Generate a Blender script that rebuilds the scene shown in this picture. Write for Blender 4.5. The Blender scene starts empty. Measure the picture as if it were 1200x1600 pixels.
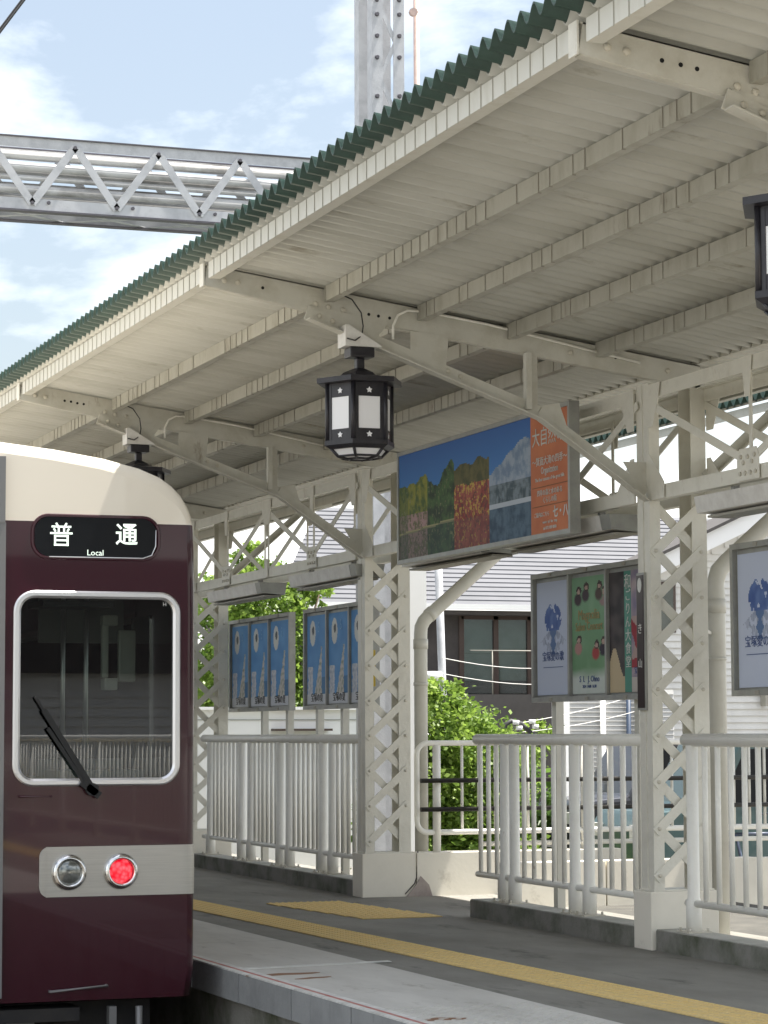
import bpy, bmesh, math, random
from mathutils import Vector, Matrix
random.seed(7)
R = math.radians
SC = bpy.context.scene
COL = SC.collection

# ------------------------------------------------------------------ camera, sky, sun, exposure
CAM_H = 1.3
yaw, pitch, roll = .34704, .08797, -.00375
s_, c_ = math.sin(yaw), math.cos(yaw); sp, cp = math.sin(pitch), math.cos(pitch)
rv = Vector((c_, -s_, 0)); fv = Vector((s_*cp, c_*cp, sp)); uv = rv.cross(fv)
r2 = rv*math.cos(roll)+uv*math.sin(roll); u2 = -rv*math.sin(roll)+uv*math.cos(roll)
cam = bpy.data.cameras.new('camera'); co = bpy.data.objects.new('camera', cam); COL.objects.link(co)
cam.sensor_fit = 'HORIZONTAL'; cam.sensor_width = 36; cam.lens = 3911.09/1200*36
cam.clip_start = .1; cam.clip_end = 3000
m = Matrix((r2, u2, -fv)).transposed().to_4x4(); m.translation = Vector((0, 0, CAM_H)); co.matrix_world = m
SC.camera = co

SUN_DIR = Vector((.42, -.06, 1.2)).normalized()      # towards the sun
W = bpy.data.worlds.new('World'); SC.world = W; W.use_nodes = True
nt = W.node_tree; nt.nodes.clear()
def N(t, **k):
    n = nt.nodes.new(t)
    for a, b in k.items(): setattr(n, a, b)
    return n
out = N('ShaderNodeOutputWorld'); bg = N('ShaderNodeBackground'); bg.inputs[1].default_value = .05
sky = N('ShaderNodeTexSky', sky_type='NISHITA', sun_disc=False)
sky.sun_elevation = math.asin(SUN_DIR.z); sky.sun_rotation = math.atan2(SUN_DIR.x, SUN_DIR.y)
sky.air_density = 1.3; sky.dust_density = 2.0; sky.ozone_density = 1.2
tc = N('ShaderNodeTexCoord'); mp = N('ShaderNodeMapping'); mp.inputs['Scale'].default_value = (1, 1, 2.2); mp.inputs['Location'].default_value = (.35, .1, .12)
n1 = N('ShaderNodeTexNoise'); n1.inputs['Scale'].default_value = 3.4; n1.inputs['Detail'].default_value = 9; n1.inputs['Roughness'].default_value = .56
n1.inputs['Distortion'].default_value = .25
cr = N('ShaderNodeValToRGB'); cr.color_ramp.elements[0].position = .455; cr.color_ramp.elements[1].position = .95
mx = N('ShaderNodeMix', data_type='RGBA')
sx = N('ShaderNodeMix', data_type='RGBA'); sx.inputs[0].default_value = .34; sx.inputs[7].default_value = (5.6, 5.9, 6.3, 1)
L = nt.links.new
L(tc.outputs['Generated'], mp.inputs[0]); L(mp.outputs[0], n1.inputs['Vector']); L(n1.outputs[0], cr.inputs[0])
L(sky.outputs[0], sx.inputs[6]); L(sx.outputs[2], mx.inputs[6]); mx.inputs[7].default_value = (27, 26.4, 25.4, 1)
L(cr.outputs[0], mx.inputs[0]); L(mx.outputs[2], bg.inputs[0]); L(bg.outputs[0], out.inputs[0])

sl = bpy.data.lights.new('sun', 'SUN'); sl.energy = 3.6; sl.angle = R(.6); sl.color = (1, .95, .87)
so = bpy.data.objects.new('sun', sl); COL.objects.link(so); so.rotation_euler = SUN_DIR.to_track_quat('Z', 'Y').to_euler()
so.location = (0, 0, 30)
SC.view_settings.view_transform = 'Standard'; SC.view_settings.look = 'None'; SC.view_settings.gamma = 1
SC.view_settings.exposure = 1.8; SC.view_settings.use_curve_mapping = False
SC.render.engine = 'CYCLES'; SC.cycles.max_bounces = 10; SC.cycles.diffuse_bounces = 6

# ------------------------------------------------------------------ materials
def mat(name, col, rough=.6, metal=0, col2=None, nscale=6, stretch=(1, 1, 1), lo=.4, hi=.7, bump=0, bscale=60, coat=0, spec=.5, trans=0, alpha=1, coords='Object', bdist=.01, rust=None):
    m = bpy.data.materials.new(name); m.use_nodes = True; t = m.node_tree; b = t.nodes['Principled BSDF']
    b.inputs['Base Color'].default_value = (*col, 1); b.inputs['Roughness'].default_value = rough; b.inputs['Metallic'].default_value = metal
    b.inputs['Specular IOR Level'].default_value = spec; b.inputs['Coat Weight'].default_value = coat; b.inputs['Coat Roughness'].default_value = .03
    b.inputs['Transmission Weight'].default_value = trans
    tcn = t.nodes.new('ShaderNodeTexCoord')
    if col2 is not None:
        mpn = t.nodes.new('ShaderNodeMapping'); mpn.inputs['Scale'].default_value = stretch
        nn = t.nodes.new('ShaderNodeTexNoise'); nn.inputs['Scale'].default_value = nscale; nn.inputs['Detail'].default_value = 8; nn.inputs['Roughness'].default_value = .65
        rr = t.nodes.new('ShaderNodeValToRGB'); rr.color_ramp.elements[0].position = lo; rr.color_ramp.elements[1].position = hi
        rr.color_ramp.elements[0].color = (*col, 1); rr.color_ramp.elements[1].color = (*col2, 1)
        t.links.new(tcn.outputs[coords], mpn.inputs[0]); t.links.new(mpn.outputs[0], nn.inputs['Vector']); t.links.new(nn.outputs[0], rr.inputs[0])
        t.links.new(rr.outputs[0], b.inputs['Base Color'])
    if rust:
        rc, rs, rlo, rst = rust
        m2 = t.nodes.new('ShaderNodeMapping'); m2.inputs['Scale'].default_value = rst; nr = t.nodes.new('ShaderNodeTexNoise'); nr.inputs['Scale'].default_value = rs; nr.inputs['Detail'].default_value = 10; nr.inputs['Roughness'].default_value = .7
        r2_ = t.nodes.new('ShaderNodeValToRGB'); r2_.color_ramp.elements[0].position = rlo; r2_.color_ramp.elements[1].position = rlo+.10; r2_.color_ramp.elements[1].color = (.75, .75, .75, 1)
        mm = t.nodes.new('ShaderNodeMix'); mm.data_type = 'RGBA'; src = b.inputs['Base Color'].links[0].from_socket
        t.links.new(tcn.outputs[coords], m2.inputs[0]); t.links.new(m2.outputs[0], nr.inputs['Vector']); t.links.new(nr.outputs[0], r2_.inputs[0]); t.links.new(r2_.outputs[0], mm.inputs[0])
        t.links.new(src, mm.inputs[6]); mm.inputs[7].default_value = (*rc, 1); t.links.new(mm.outputs[2], b.inputs['Base Color'])
    if bump:
        n2 = t.nodes.new('ShaderNodeTexNoise'); n2.inputs['Scale'].default_value = bscale; n2.inputs['Detail'].default_value = 6
        bn = t.nodes.new('ShaderNodeBump'); bn.inputs['Strength'].default_value = bump; bn.inputs['Distance'].default_value = bdist
        t.links.new(tcn.outputs[coords], n2.inputs['Vector']); t.links.new(n2.outputs[0], bn.inputs['Height']); t.links.new(bn.outputs[0], b.inputs['Normal'])
    return m
M = {}
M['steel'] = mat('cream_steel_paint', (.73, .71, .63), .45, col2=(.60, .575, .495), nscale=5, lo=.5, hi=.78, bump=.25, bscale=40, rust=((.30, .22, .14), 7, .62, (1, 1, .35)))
M['rafter'] = mat('shaded_cream_rafter_paint', (.57, .56, .50), .5, col2=(.44, .42, .35), nscale=5, lo=.45, hi=.78, bump=.25, bscale=30, rust=((.22, .17, .11), 6, .62, (1, 1, .4)))  # same cream paint as the steel, with the shade under the roof coloured in
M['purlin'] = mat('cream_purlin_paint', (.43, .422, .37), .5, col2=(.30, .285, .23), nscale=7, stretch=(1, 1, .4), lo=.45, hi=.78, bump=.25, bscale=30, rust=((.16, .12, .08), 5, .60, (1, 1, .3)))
M['rail'] = mat('white_rail_paint', (.88, .865, .80), .4, col2=(.80, .78, .71), nscale=7, lo=.5, hi=.8, bump=.15, bscale=50, rust=((.34, .24, .16), 9, .66, (1, 1, .6)))
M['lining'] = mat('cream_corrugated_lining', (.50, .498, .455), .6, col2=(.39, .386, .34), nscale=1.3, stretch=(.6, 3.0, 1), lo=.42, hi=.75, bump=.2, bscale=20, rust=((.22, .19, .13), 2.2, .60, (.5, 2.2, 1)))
M['green'] = mat('green_roof_sheet', (.012, .038, .027), .5, col2=(.02, .055, .04), nscale=9, bump=.2)
M['greentop'] = mat('sunlit_rim_of_roof_sheet', (.30, .38, .33), .5)
M['fascia'] = mat('white_fascia_paint', (.62, .61, .55), .45, col2=(.52, .50, .42), nscale=10, stretch=(1, 1, .3), lo=.5, hi=.78)
M['hook'] = mat('dull_hook_bolt', (.33, .315, .27), .6)
M['hole'] = mat('dark_hole', (.01, .01, .01), .9)
M['bolt'] = mat('painted_rivet', (.56, .53, .45), .45)
M['lampblack'] = mat('black_lantern_metal', (.018, .017, .022), .38, col2=(.035, .033, .04), nscale=14, bump=.1)
M['frost'] = mat('frosted_white_glass', (.88, .88, .90), .35)
M['boxwhite'] = mat('white_junction_box', (.74, .73, .70), .4, col2=(.6, .58, .55), nscale=10)
M['cable'] = mat('dark_cable', (.04, .04, .04), .6)
M['asphalt'] = mat('grey_asphalt', (.19, .184, .163), .85, col2=(.31, .30, .268), nscale=2.0, lo=.32, hi=.72, bump=.8, bscale=150, stretch=(.8, .35, 1), rust=((.10, .098, .09), 3.5, .57, (1, .3, 1)))
M['darkasphalt'] = mat('darkened_passage_asphalt', (.075, .073, .066), .9, col2=(.12, .115, .10), nscale=3, bump=.6, bscale=120)  # asphalt darkened in its colour to offset the sun on the passage floor
M['slab'] = mat('light_grey_platform_slab', (.60, .585, .545), .7, col2=(.48, .465, .43), nscale=1.6, stretch=(2, .5, 1), lo=.4, hi=.72, bump=.3, bscale=140, rust=((.36, .34, .30), 5, .58, (1.5, .5, 1)))
M['edge'] = mat('platform_edge_block', (.30, .31, .31), .75, col2=(.20, .21, .21), nscale=4, lo=.4, hi=.8, bump=.3)
M['red'] = mat('faded_red_line', (.42, .11, .09), .6, col2=(.5, .3, .27), nscale=12)
M['white'] = mat('white_line_paint', (.70, .70, .67), .6, col2=(.5, .5, .47), nscale=10)
M['tile'] = mat('yellow_tactile_tile', (.76, .55, .21), .7, col2=(.60, .47, .24), nscale=3, lo=.35, hi=.72, bump=.2, coords='Generated')
M['rust'] = mat('rusty_stain', (.24, .13, .07), .85)
M['concrete'] = mat('mossy_kerb_concrete', (.24, .235, .21), .85, col2=(.085, .095, .06), nscale=3.2, lo=.42, hi=.68, bump=.5, bscale=60)
M['kerbtop'] = mat('kerb_concrete_top', (.42, .41, .37), .85, col2=(.28, .28, .24), nscale=4, bump=.4)
M['plinth'] = mat('cream_painted_plinth', (.84, .80, .70), .6, col2=(.74, .70, .61), nscale=2.2, lo=.45, hi=.8, bump=.08, bscale=30, rust=((.55, .51, .43), 4, .60, (1, 1, 1)))
M['crack'] = mat('crack', (.06, .05, .045), .9)
M['frame'] = mat('grey_aluminium_frame', (.36, .365, .34), .45, metal=.3, col2=(.28, .28, .27), nscale=8)
M['paper'] = mat('poster_back_board', (.6, .6, .6), .6)
M['maroon'] = mat('maroon_coach_paint', (.036, .0020, .0095), .26, coat=.55, spec=.3, bump=.02, bscale=2.5, bdist=.05)
M['cream'] = mat('ivory_coach_paint', (.80, .735, .62), .28, coat=.6)
M['silver'] = mat('brushed_steel_band', (.50, .49, .46), .36, metal=.9, col2=(.42, .41, .39), nscale=40, stretch=(.1, .1, 6))
M['chrome'] = mat('polished_trim', (.72, .72, .72), .18, metal=1)
M['alu'] = mat('satin_aluminium_trim', (.70, .70, .71), .32, metal=.85)
M['rubber'] = mat('black_rubber', (.012, .012, .012), .6)
M['signblack'] = mat('destination_blind', (.004, .005, .007), .3, spec=.25)
M['dark'] = mat('dark_underframe', (.012, .011, .012), .7, col2=(.03, .026, .022), nscale=5)
M['gangway'] = mat('grey_gangway_frame', (.20, .20, .20), .45, metal=.4)
M['cab'] = mat('cab_interior', (.17, .18, .17), .6)
M['cablight'] = mat('pale_cab_fitting', (.42, .43, .38), .5)
M['wood'] = mat('woodgrain_interior', (.15, .085, .05), .4)
M['galv'] = mat('grey_gantry_paint', (.50, .51, .53), .5, col2=(.34, .35, .37), nscale=4, lo=.45, hi=.75, bump=.2)
M['galvpipe'] = mat('pale_cable_duct', (.60, .60, .60), .5, col2=(.32, .31, .30), nscale=2.6, stretch=(.7, 1, 1), lo=.5, hi=.7)
M['galvdark'] = mat('dark_gantry_flange', (.10, .095, .11), .6)
M['pink'] = mat('rusty_pink_pole', (.50, .38, .34), .6, col2=(.33, .25, .23), nscale=7)
M['pipe'] = mat('cream_downpipe', (.62, .61, .55), .4, col2=(.52, .50, .44), nscale=3)
M['housedark'] = mat('dark_brown_house_wall', (.060, .052, .050), .8, col2=(.085, .075, .07), nscale=3)
M['housegrey'] = mat('grey_house_wall', (.075, .07, .068), .8, col2=(.06, .055, .053), nscale=3)
M['siding'] = mat('pale_grey_metal_siding', (.10, .104, .12), .6, col2=(.075, .08, .092), nscale=.9, bump=.1)
M['sidinggrey'] = mat('grey_lap_siding', (.44, .44, .43), .6, col2=(.36, .36, .35), nscale=2)
M['sidingwhite'] = mat('white_lap_siding', (.66, .65, .62), .6, col2=(.55, .54, .51), nscale=1.7, bump=.3, bscale=8)
M['whitewall'] = mat('white_rendered_wall', (.90, .90, .88), .7)
M['brown'] = mat('brown_window_frame', (.07, .045, .035), .5)
M['curtain'] = mat('pale_net_curtain', (.36, .43, .39), .8, col2=(.22, .29, .25), nscale=2.2)
M['rooftile'] = mat('white_barge_board', (.80, .80, .80), .5)
M['darkbar'] = mat('dark_green_handrail', (.035, .032, .028), .4)
M['soil'] = mat('outside_ground', (.17, .165, .15), .9, col2=(.25, .24, .22), nscale=.6, bump=.4, bscale=8)
M['ballast'] = mat('brown_ballast', (.10, .085, .07), .95, col2=(.17, .15, .125), nscale=14, bump=1, bscale=25, bdist=.05)
M['railsteel'] = mat('rail_steel', (.20, .14, .10), .5, metal=.6)
M['teal'] = mat('teal_vehicle_paint', (.035, .075, .075), .35, coat=.5)
M['carwhite'] = mat('white_vehicle_paint', (.75, .75, .74), .3, coat=.5)
M['cyc'] = mat('bicycle_paint', (.07, .09, .14), .4, coat=.3)
M['tyre'] = mat('tyre_rubber', (.018, .018, .018), .8)
M['darkplate'] = mat('dark_maroon_sign_plate', (.020, .008, .010), .3)
M['yellow'] = mat('yellow_notice', (.62, .46, .05), .5)
M['bark'] = mat('bark', (.10, .075, .05), .9, col2=(.06, .045, .03), nscale=12, bump=.5)
def glass(name, col, rough=0.0, mixf=.12):
    m = bpy.data.materials.new(name); m.use_nodes = True; t = m.node_tree; t.nodes.clear()
    o = t.nodes.new('ShaderNodeOutputMaterial'); a = t.nodes.new('ShaderNodeBsdfTransparent'); g = t.nodes.new('ShaderNodeBsdfGlossy')
    f = t.nodes.new('ShaderNodeFresnel'); f.inputs[0].default_value = 1.52; ad = t.nodes.new('ShaderNodeMath'); ad.operation = 'ADD'; ad.inputs[1].default_value = mixf
    x = t.nodes.new('ShaderNodeMixShader'); a.inputs[0].default_value = (*col, 1); g.inputs['Roughness'].default_value = rough; g.inputs[0].default_value = (.9, .92, .95, 1)
    t.links.new(f.outputs[0], ad.inputs[0]); t.links.new(ad.outputs[0], x.inputs[0]); t.links.new(a.outputs[0], x.inputs[1]); t.links.new(g.outputs[0], x.inputs[2]); t.links.new(x.outputs[0], o.inputs[0])
    return m
M['glass'] = glass('tinted_cab_glass', (.58, .64, .61), .0, .045)
M['winglass'] = glass('house_window_glass', (.75, .8, .78), .02, .05)
def leafmat(name, a, b):
    m = bpy.data.materials.new(name); m.use_nodes = True; t = m.node_tree; t.nodes.clear()
    o = t.nodes.new('ShaderNodeOutputMaterial'); d = t.nodes.new('ShaderNodeBsdfPrincipled'); tr = t.nodes.new('ShaderNodeBsdfTranslucent'); x = t.nodes.new('ShaderNodeMixShader')
    x.inputs[0].default_value = .5; d.inputs['Roughness'].default_value = .45
    at = t.nodes.new('ShaderNodeAttribute'); at.attribute_name = 'tone'; at.attribute_type = 'GEOMETRY'
    r = t.nodes.new('ShaderNodeValToRGB'); r.color_ramp.elements[0].color = (*a, 1); r.color_ramp.elements[1].color = (*b, 1)
    t.links.new(at.outputs['Fac'], r.inputs[0]); t.links.new(r.outputs[0], d.inputs['Base Color']); t.links.new(r.outputs[0], tr.inputs[0])
    t.links.new(d.outputs[0], x.inputs[1]); t.links.new(tr.outputs[0], x.inputs[2]); t.links.new(x.outputs[0], o.inputs[0])
    return m
M['leaf'] = leafmat('bright_leaves', (.07, .15, .02), (.34, .47, .09))
M['leafdark'] = leafmat('mid_green_leaves', (.05, .11, .02), (.17, .29, .06))
def emis(name, col, st):
    m = bpy.data.materials.new(name); m.use_nodes = True; b = m.node_tree.nodes['Principled BSDF']
    b.inputs['Base Color'].default_value = (*col, 1); b.inputs['Emission Color'].default_value = (*col, 1); b.inputs['Emission Strength'].default_value = st; b.inputs['Roughness'].default_value = .25
    return m
M['tail'] = emis('lit_red_tail_lens', (.85, .012, .02), .5)
_t = M['tail'].node_tree; _v = _t.nodes.new('ShaderNodeTexVoronoi'); _v.inputs['Scale'].default_value = 42; _r = _t.nodes.new('ShaderNodeValToRGB'); _c = _t.nodes.new('ShaderNodeTexCoord')
_r.color_ramp.elements[0].color = (1, .10, .12, 1); _r.color_ramp.elements[1].color = (.35, 0, .01, 1); _r.color_ramp.elements[1].position = .75
_t.links.new(_c.outputs['Object'], _v.inputs['Vector']); _t.links.new(_v.outputs['Distance'], _r.inputs[0]); _t.links.new(_r.outputs[0], _t.nodes['Principled BSDF'].inputs['Emission Color'])
M['signtext'] = emis('lit_sign_lettering', (.72, .82, .72), .35)
M['headglass'] = mat('clear_headlight_lens', (.16, .17, .16), .12, metal=.6, col2=(.34, .35, .34), nscale=18, coat=1)
def vcmat(name, rough=.65, coat=0):
    m = bpy.data.materials.new(name); m.use_nodes = True; t = m.node_tree; b = t.nodes['Principled BSDF']
    a = t.nodes.new('ShaderNodeAttribute'); a.attribute_name = 'print'; t.links.new(a.outputs['Color'], b.inputs['Base Color'])
    b.inputs['Roughness'].default_value = rough; b.inputs['Coat Weight'].default_value = coat
    return m
M['print'] = vcmat('printed_poster')

# ------------------------------------------------------------------ mesh helpers
class MB:
    def __init__(s): s.v = []; s.f = []; s.mi = []; s.cur = 0; s.smooth = []; s.sm = False
    def face(s, ids): s.f.append(ids); s.mi.append(s.cur); s.smooth.append(s.sm)
    def box(s, a, b):
        x0, y0, z0 = [min(p, q) for p, q in zip(a, b)]; x1, y1, z1 = [max(p, q) for p, q in zip(a, b)]
        n = len(s.v); s.v += [(x0,y0,z0),(x1,y0,z0),(x1,y1,z0),(x0,y1,z0),(x0,y0,z1),(x1,y0,z1),(x1,y1,z1),(x0,y1,z1)]
        for q in ((0,3,2,1),(4,5,6,7),(0,1,5,4),(1,2,6,5),(2,3,7,6),(3,0,4,7)): s.face([n+i for i in q])
        return s
    def bar(s, p, q, w, h, up=(0, 0, 1)):
        p, q, up = Vector(p), Vector(q), Vector(up); d = (q-p).normalized()
        sx = d.cross(up).normalized(); uu = sx.cross(d).normalized(); n = len(s.v)
        for e in (p, q):
            for a, b in ((-1,-1),(1,-1),(1,1),(-1,1)): s.v.append(tuple(e+sx*a*w/2+uu*b*h/2))
        for f in ((3,2,1,0),(4,5,6,7),(0,1,5,4),(1,2,6,5),(2,3,7,6),(3,0,4,7)): s.face([n+i for i in f])
        return s
    def tube(s, pts, r, seg=12, caps=True, rr=None):
        pts = [Vector(p) for p in pts]; n0 = len(s.v); sm = s.sm; s.sm = True
        d0 = (pts[1]-pts[0]).normalized(); ref = Vector((0, 0, 1)) if abs(d0.z) < .9 else Vector((1, 0, 0))
        a = d0.cross(ref).normalized()
        for i, p in enumerate(pts):
            if i == 0: d = pts[1]-p
            elif i == len(pts)-1: d = p-pts[i-1]
            else: d = (pts[i+1]-p).normalized()+(p-pts[i-1]).normalized()
            d.normalize(); a = (a-d*a.dot(d)).normalized(); b = d.cross(a)
            k = r if rr is None else rr[i]
            for j in range(seg):
                t = 2*math.pi*j/seg; s.v.append(tuple(p+a*math.cos(t)*k+b*math.sin(t)*k))
        for i in range(len(pts)-1):
            for j in range(seg):
                q = n0+i*seg; s.face([q+j, q+(j+1) % seg, q+seg+(j+1) % seg, q+seg+j])
        s.sm = False
        if caps:
            s.face([n0+j for j in range(seg)][::-1]); q = n0+(len(pts)-1)*seg; s.face([q+j for j in range(seg)])
        s.sm = sm; return s
    def ngon_rings(s, c, rings, seg, ang=0, axis='z', caps=True):
        # rings: (radius, height) round axis
        n0 = len(s.v)
        for r, h in rings:
            for j in range(seg):
                t = ang+2*math.pi*j/seg
                if axis == 'z': s.v.append((c[0]+r*math.cos(t), c[1]+r*math.sin(t), c[2]+h))
                else: s.v.append((c[0]+r*math.cos(t), c[1]-h, c[2]+r*math.sin(t)))
        for i in range(len(rings)-1):
            for j in range(seg):
                q = n0+i*seg; s.face([q+j, q+(j+1) % seg, q+seg+(j+1) % seg, q+seg+j])
        if caps:
            s.face([n0+j for j in range(seg)][::-1]); q = n0+(len(rings)-1)*seg; s.face([q+j for j in range(seg)])
        return s
    def prism(s, poly, axis, a, b):
        # poly in the plane across axis: axis 'y' -> (x,z); 'x' -> (y,z); 'z' -> (x,y)
        n = len(poly); n0 = len(s.v)
        for w in (a, b):
            for p in poly:
                s.v.append({'y': (p[0], w, p[1]), 'x': (w, p[0], p[1]), 'z': (p[0], p[1], w)}[axis])
        s.face([n0+i for i in range(n)]); s.face([n0+n+i for i in range(n)][::-1])
        for i in range(n):
            j = (i+1) % n; s.face([n0+j, n0+i, n0+n+i, n0+n+j])
        return s
    def build(s, name, mats, parent=None, bevel=0, loc=None, kind=None, fix=True):
        me = bpy.data.meshes.new(name); o = bpy.data.objects.new(name, me); COL.objects.link(o)
        off = Vector((0, 0, 0))
        if parent is not None:
            w = Vector((0, 0, 0)); q = parent
            while q is not None: w += Vector(q.location); q = q.parent
            off = w; o.parent = parent
        elif loc is not None: off = Vector(loc); o.location = off
        me.from_pydata([tuple(Vector(p)-off) for p in s.v], [], s.f)
        if not isinstance(mats, (list, tuple)): mats = [mats]
        for x in mats: me.materials.append(x)
        me.polygons.foreach_set('material_index', s.mi); me.polygons.foreach_set('use_smooth', s.smooth)
        if fix or bevel:
            bm = bmesh.new(); bm.from_mesh(me)
            if bevel:
                es = [e for e in bm.edges if len(e.link_faces) == 2 and e.calc_face_angle(0) > .6]
                bmesh.ops.bevel(bm, geom=es, offset=bevel, segments=2, affect='EDGES', profile=.6, clamp_overlap=True)
            if fix: bmesh.ops.recalc_face_normals(bm, faces=bm.faces)
            bm.to_mesh(me); bm.free()
        if kind: o['kind'] = kind
        return o
def thing(name, label, cat, loc=(0, 0, 0), group=None):
    o = bpy.data.objects.new(name, None); COL.objects.link(o); o.location = loc; o.empty_display_size = .2
    o['label'] = label; o['category'] = cat
    if group: o['group'] = group
    return o
def tag(o, label, cat, group=None):
    o['label'] = label; o['category'] = cat
    if group: o['group'] = group
    return o
def struct(o): o['kind'] = 'structure'; return o
def copy_tree(o, loc=None, label=None, parent=None):
    c = o.copy(); COL.objects.link(c); c.parent = parent
    if loc is not None: c.location = loc
    if label: c['label'] = label
    for ch in o.children: copy_tree(ch, parent=c)
    return c
def dup(o, d):           # shared-mesh copy of a part, shifted
    c = o.copy(); COL.objects.link(c); c.location = Vector(o.location)+Vector(d); return c
def textmesh(name, body, size, loc, rot, material, parent, align='CENTER', extrude=.001, squeeze=1, bold=0):
    cu = bpy.data.curves.new(name, 'FONT'); cu.body = body; cu.size = size; cu.align_x = align; cu.align_y = 'CENTER'; cu.extrude = extrude; cu.offset = bold
    cu.resolution_u = 2
    t = bpy.data.objects.new(name, cu); COL.objects.link(t)
    dg = bpy.context.evaluated_depsgraph_get(); me = bpy.data.meshes.new_from_object(t.evaluated_get(dg))
    bpy.data.objects.remove(t); o = bpy.data.objects.new(name, me); COL.objects.link(o)
    me.materials.clear(); me.materials.append(material)
    o.rotation_euler = rot; o.scale = (squeeze, 1, 1)
    if parent is not None: o.parent = parent; o.location = Vector(loc)-Vector(parent.location)-(Vector(parent.parent.location) if parent.parent else Vector((0,0,0)))
    else: o.location = loc
    return o
FACE_TRACK = (R(90), 0, R(-90))     # readable from the track side (looking towards +X)
FACE_CAM = (R(90), 0, 0)            # readable from -Y

# ------------------------------------------------------------------ ground, tracks, platforms
S = 5.2; Y1 = 8.487; YR = lambda k: Y1+S*k
struct(MB().box((-400, -400, -1.6), (400, 600, -1.3)).build('ground', M['soil']))
struct(MB().box((.3, -30, -1.298), (4.3, 75, -1.12)).build('track_bed', M['ballast']))
t = struct(MB().box((.75+.85, -30, -1.118), (.75+.86, -29.9, -1.11)).build('railway_track', M['ballast']))
for x in (1.78, 2.91): MB().box((x-.035, -30, -1.118), (x+.035, 75, -.96)).build('rail', M['railsteel'], t)
sleeper = MB().box((1.2, -5, -1.118), (3.5, -4.76, -1.06)).build('sleeper', mat('old_sleeper', (.07, .06, .05), .9), t)
for i in range(1, 60): dup(sleeper, (0, .65*i, 0))
opp = struct(MB().box((-4.5, -12, -1.29), (.72, 60, 0)).build('opposite_platform', M['asphalt']))
edge = lambda y: 3.96-.013*(y-10.6)
slabx = lambda y: 4.845-.012*(y-10.6)
bandx = lambda y: 5.43-.033*(y-10.6)
Ya, Yb = -6.0, 44.0
pf = MB(); pf.box((edge(20)+.14, Ya, -1.29), (7.75, Yb, -.006)); pf.box((7.75, 2, -1.29), (9.1, 19.15, -.006))
platform = struct(pf.build('platform', M['concrete']))
def strip(fa, fb, ya, yb, z0, z1, n=24):
    b = MB(); n0 = 0
    for i in range(n+1):
        y = ya+(yb-ya)*i/n
        for x, z in ((fa(y), z0), (fb(y), z0), (fb(y), z1), (fa(y), z1)): b.v.append((x, y, z))
    for i in range(n):
        q = 4*i
        for j in range(4): b.face([q+j, q+(j+1) % 4, q+4+(j+1) % 4, q+4+j])
    b.face([0, 1, 2, 3]); b.face([4*n+3, 4*n+2, 4*n+1, 4*n]); return b
strip(lambda y: slabx(y)+.004, lambda y: 7.75, Ya, Yb, -.005, 0).build('asphalt_surface', M['asphalt'], platform)
MB().box((7.752, 2, -.005), (9.1, 19.15, 0)).build('asphalt_surface', M['darkasphalt'], platform)
# platform slabs with open joints
y = Ya; i = 0
while y < 34:
    l = 3.1
    y0 = 11.98-3.2*6+3.2*i
    if y0 > 34: break
    strip(lambda q: edge(q)+.11, lambda q: slabx(q), y0+.006, y0+3.194, -.05, .003, 6).build('platform_slab', M['slab'], platform)
    i += 1
strip(lambda y: edge(y)+.10, lambda y: slabx(y), Ya, Yb, -.2, -.052).build('slab_bed', M['hole'], platform)
strip(lambda y: edge(y)+.0, lambda y: edge(y)+.035, Ya, 34, .0, .008, 30).build('white_edge_line', M['white'], platform)
strip(lambda y: edge(y)+.036, lambda y: edge(y)+.062, Ya, 34, .0, .0075, 30).build('red_edge_line', M['red'], platform)
strip(lambda y: edge(y)+.063, lambda y: edge(y)+.108, Ya, 34, .0, .0065, 30).build('pale_edge_line', M['white'], platform)
# row of edge blocks hanging on the platform face
for i in range(90):
    y0 = 6.0+.30*i
    if y0 > 30: break
    strip(lambda q: edge(q)-.004+.002*((i*7) % 3), lambda q: edge(q)+.10, y0+.004, y0+.296, -.155, -.001, 1).build('edge_block', M['edge'], platform)
strip(lambda y: edge(y)+.02, lambda y: edge(y)+.10, Ya, 6.0, -.155, -.001, 4).build('edge_block', M['edge'], platform)
# painted line across the slab, stains
b = MB(); b.prism([(edge(13.4)+.10, 13.40), (slabx(13.5)+.12, 13.53), (slabx(13.5)+.12, 13.60), (edge(13.4)+.10, 13.47)], 'z', .0031, .0055); b.build('painted_cross_line', M['white'], platform)
for (x, y, a, l, w) in ((4.13, 13.05, .1, .22, .05), (4.16, 10.75, 0, .12, .05), (4.22, 12.8, .3, .12, .03)):
    b = MB(); p = [(x+l*math.cos(t)*math.cos(a)-w*(1+.3*math.sin(3*t))*math.sin(t)*math.sin(a), y+l*math.cos(t)*math.sin(a)+w*(1+.3*math.sin(5*t))*math.sin(t)*math.cos(a)) for t in [k*math.pi/8 for k in range(16)]]
    b.prism(p, 'z', .0031, .0045); b.build('rust_stain', M['rust'], platform)
# ribbed anti-slip area
b = MB()
for i in range(34):
    for j in range(9):
        x = 4.02+.085*j+(.04 if i % 2 else 0); yy = 9.6+.05*i
        b.bar((x, yy, .004), (x+.05, yy+.02, .004), .012, .004)
b.build('antislip_ribs', M['slab'], platform, kind='stuff')
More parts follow.
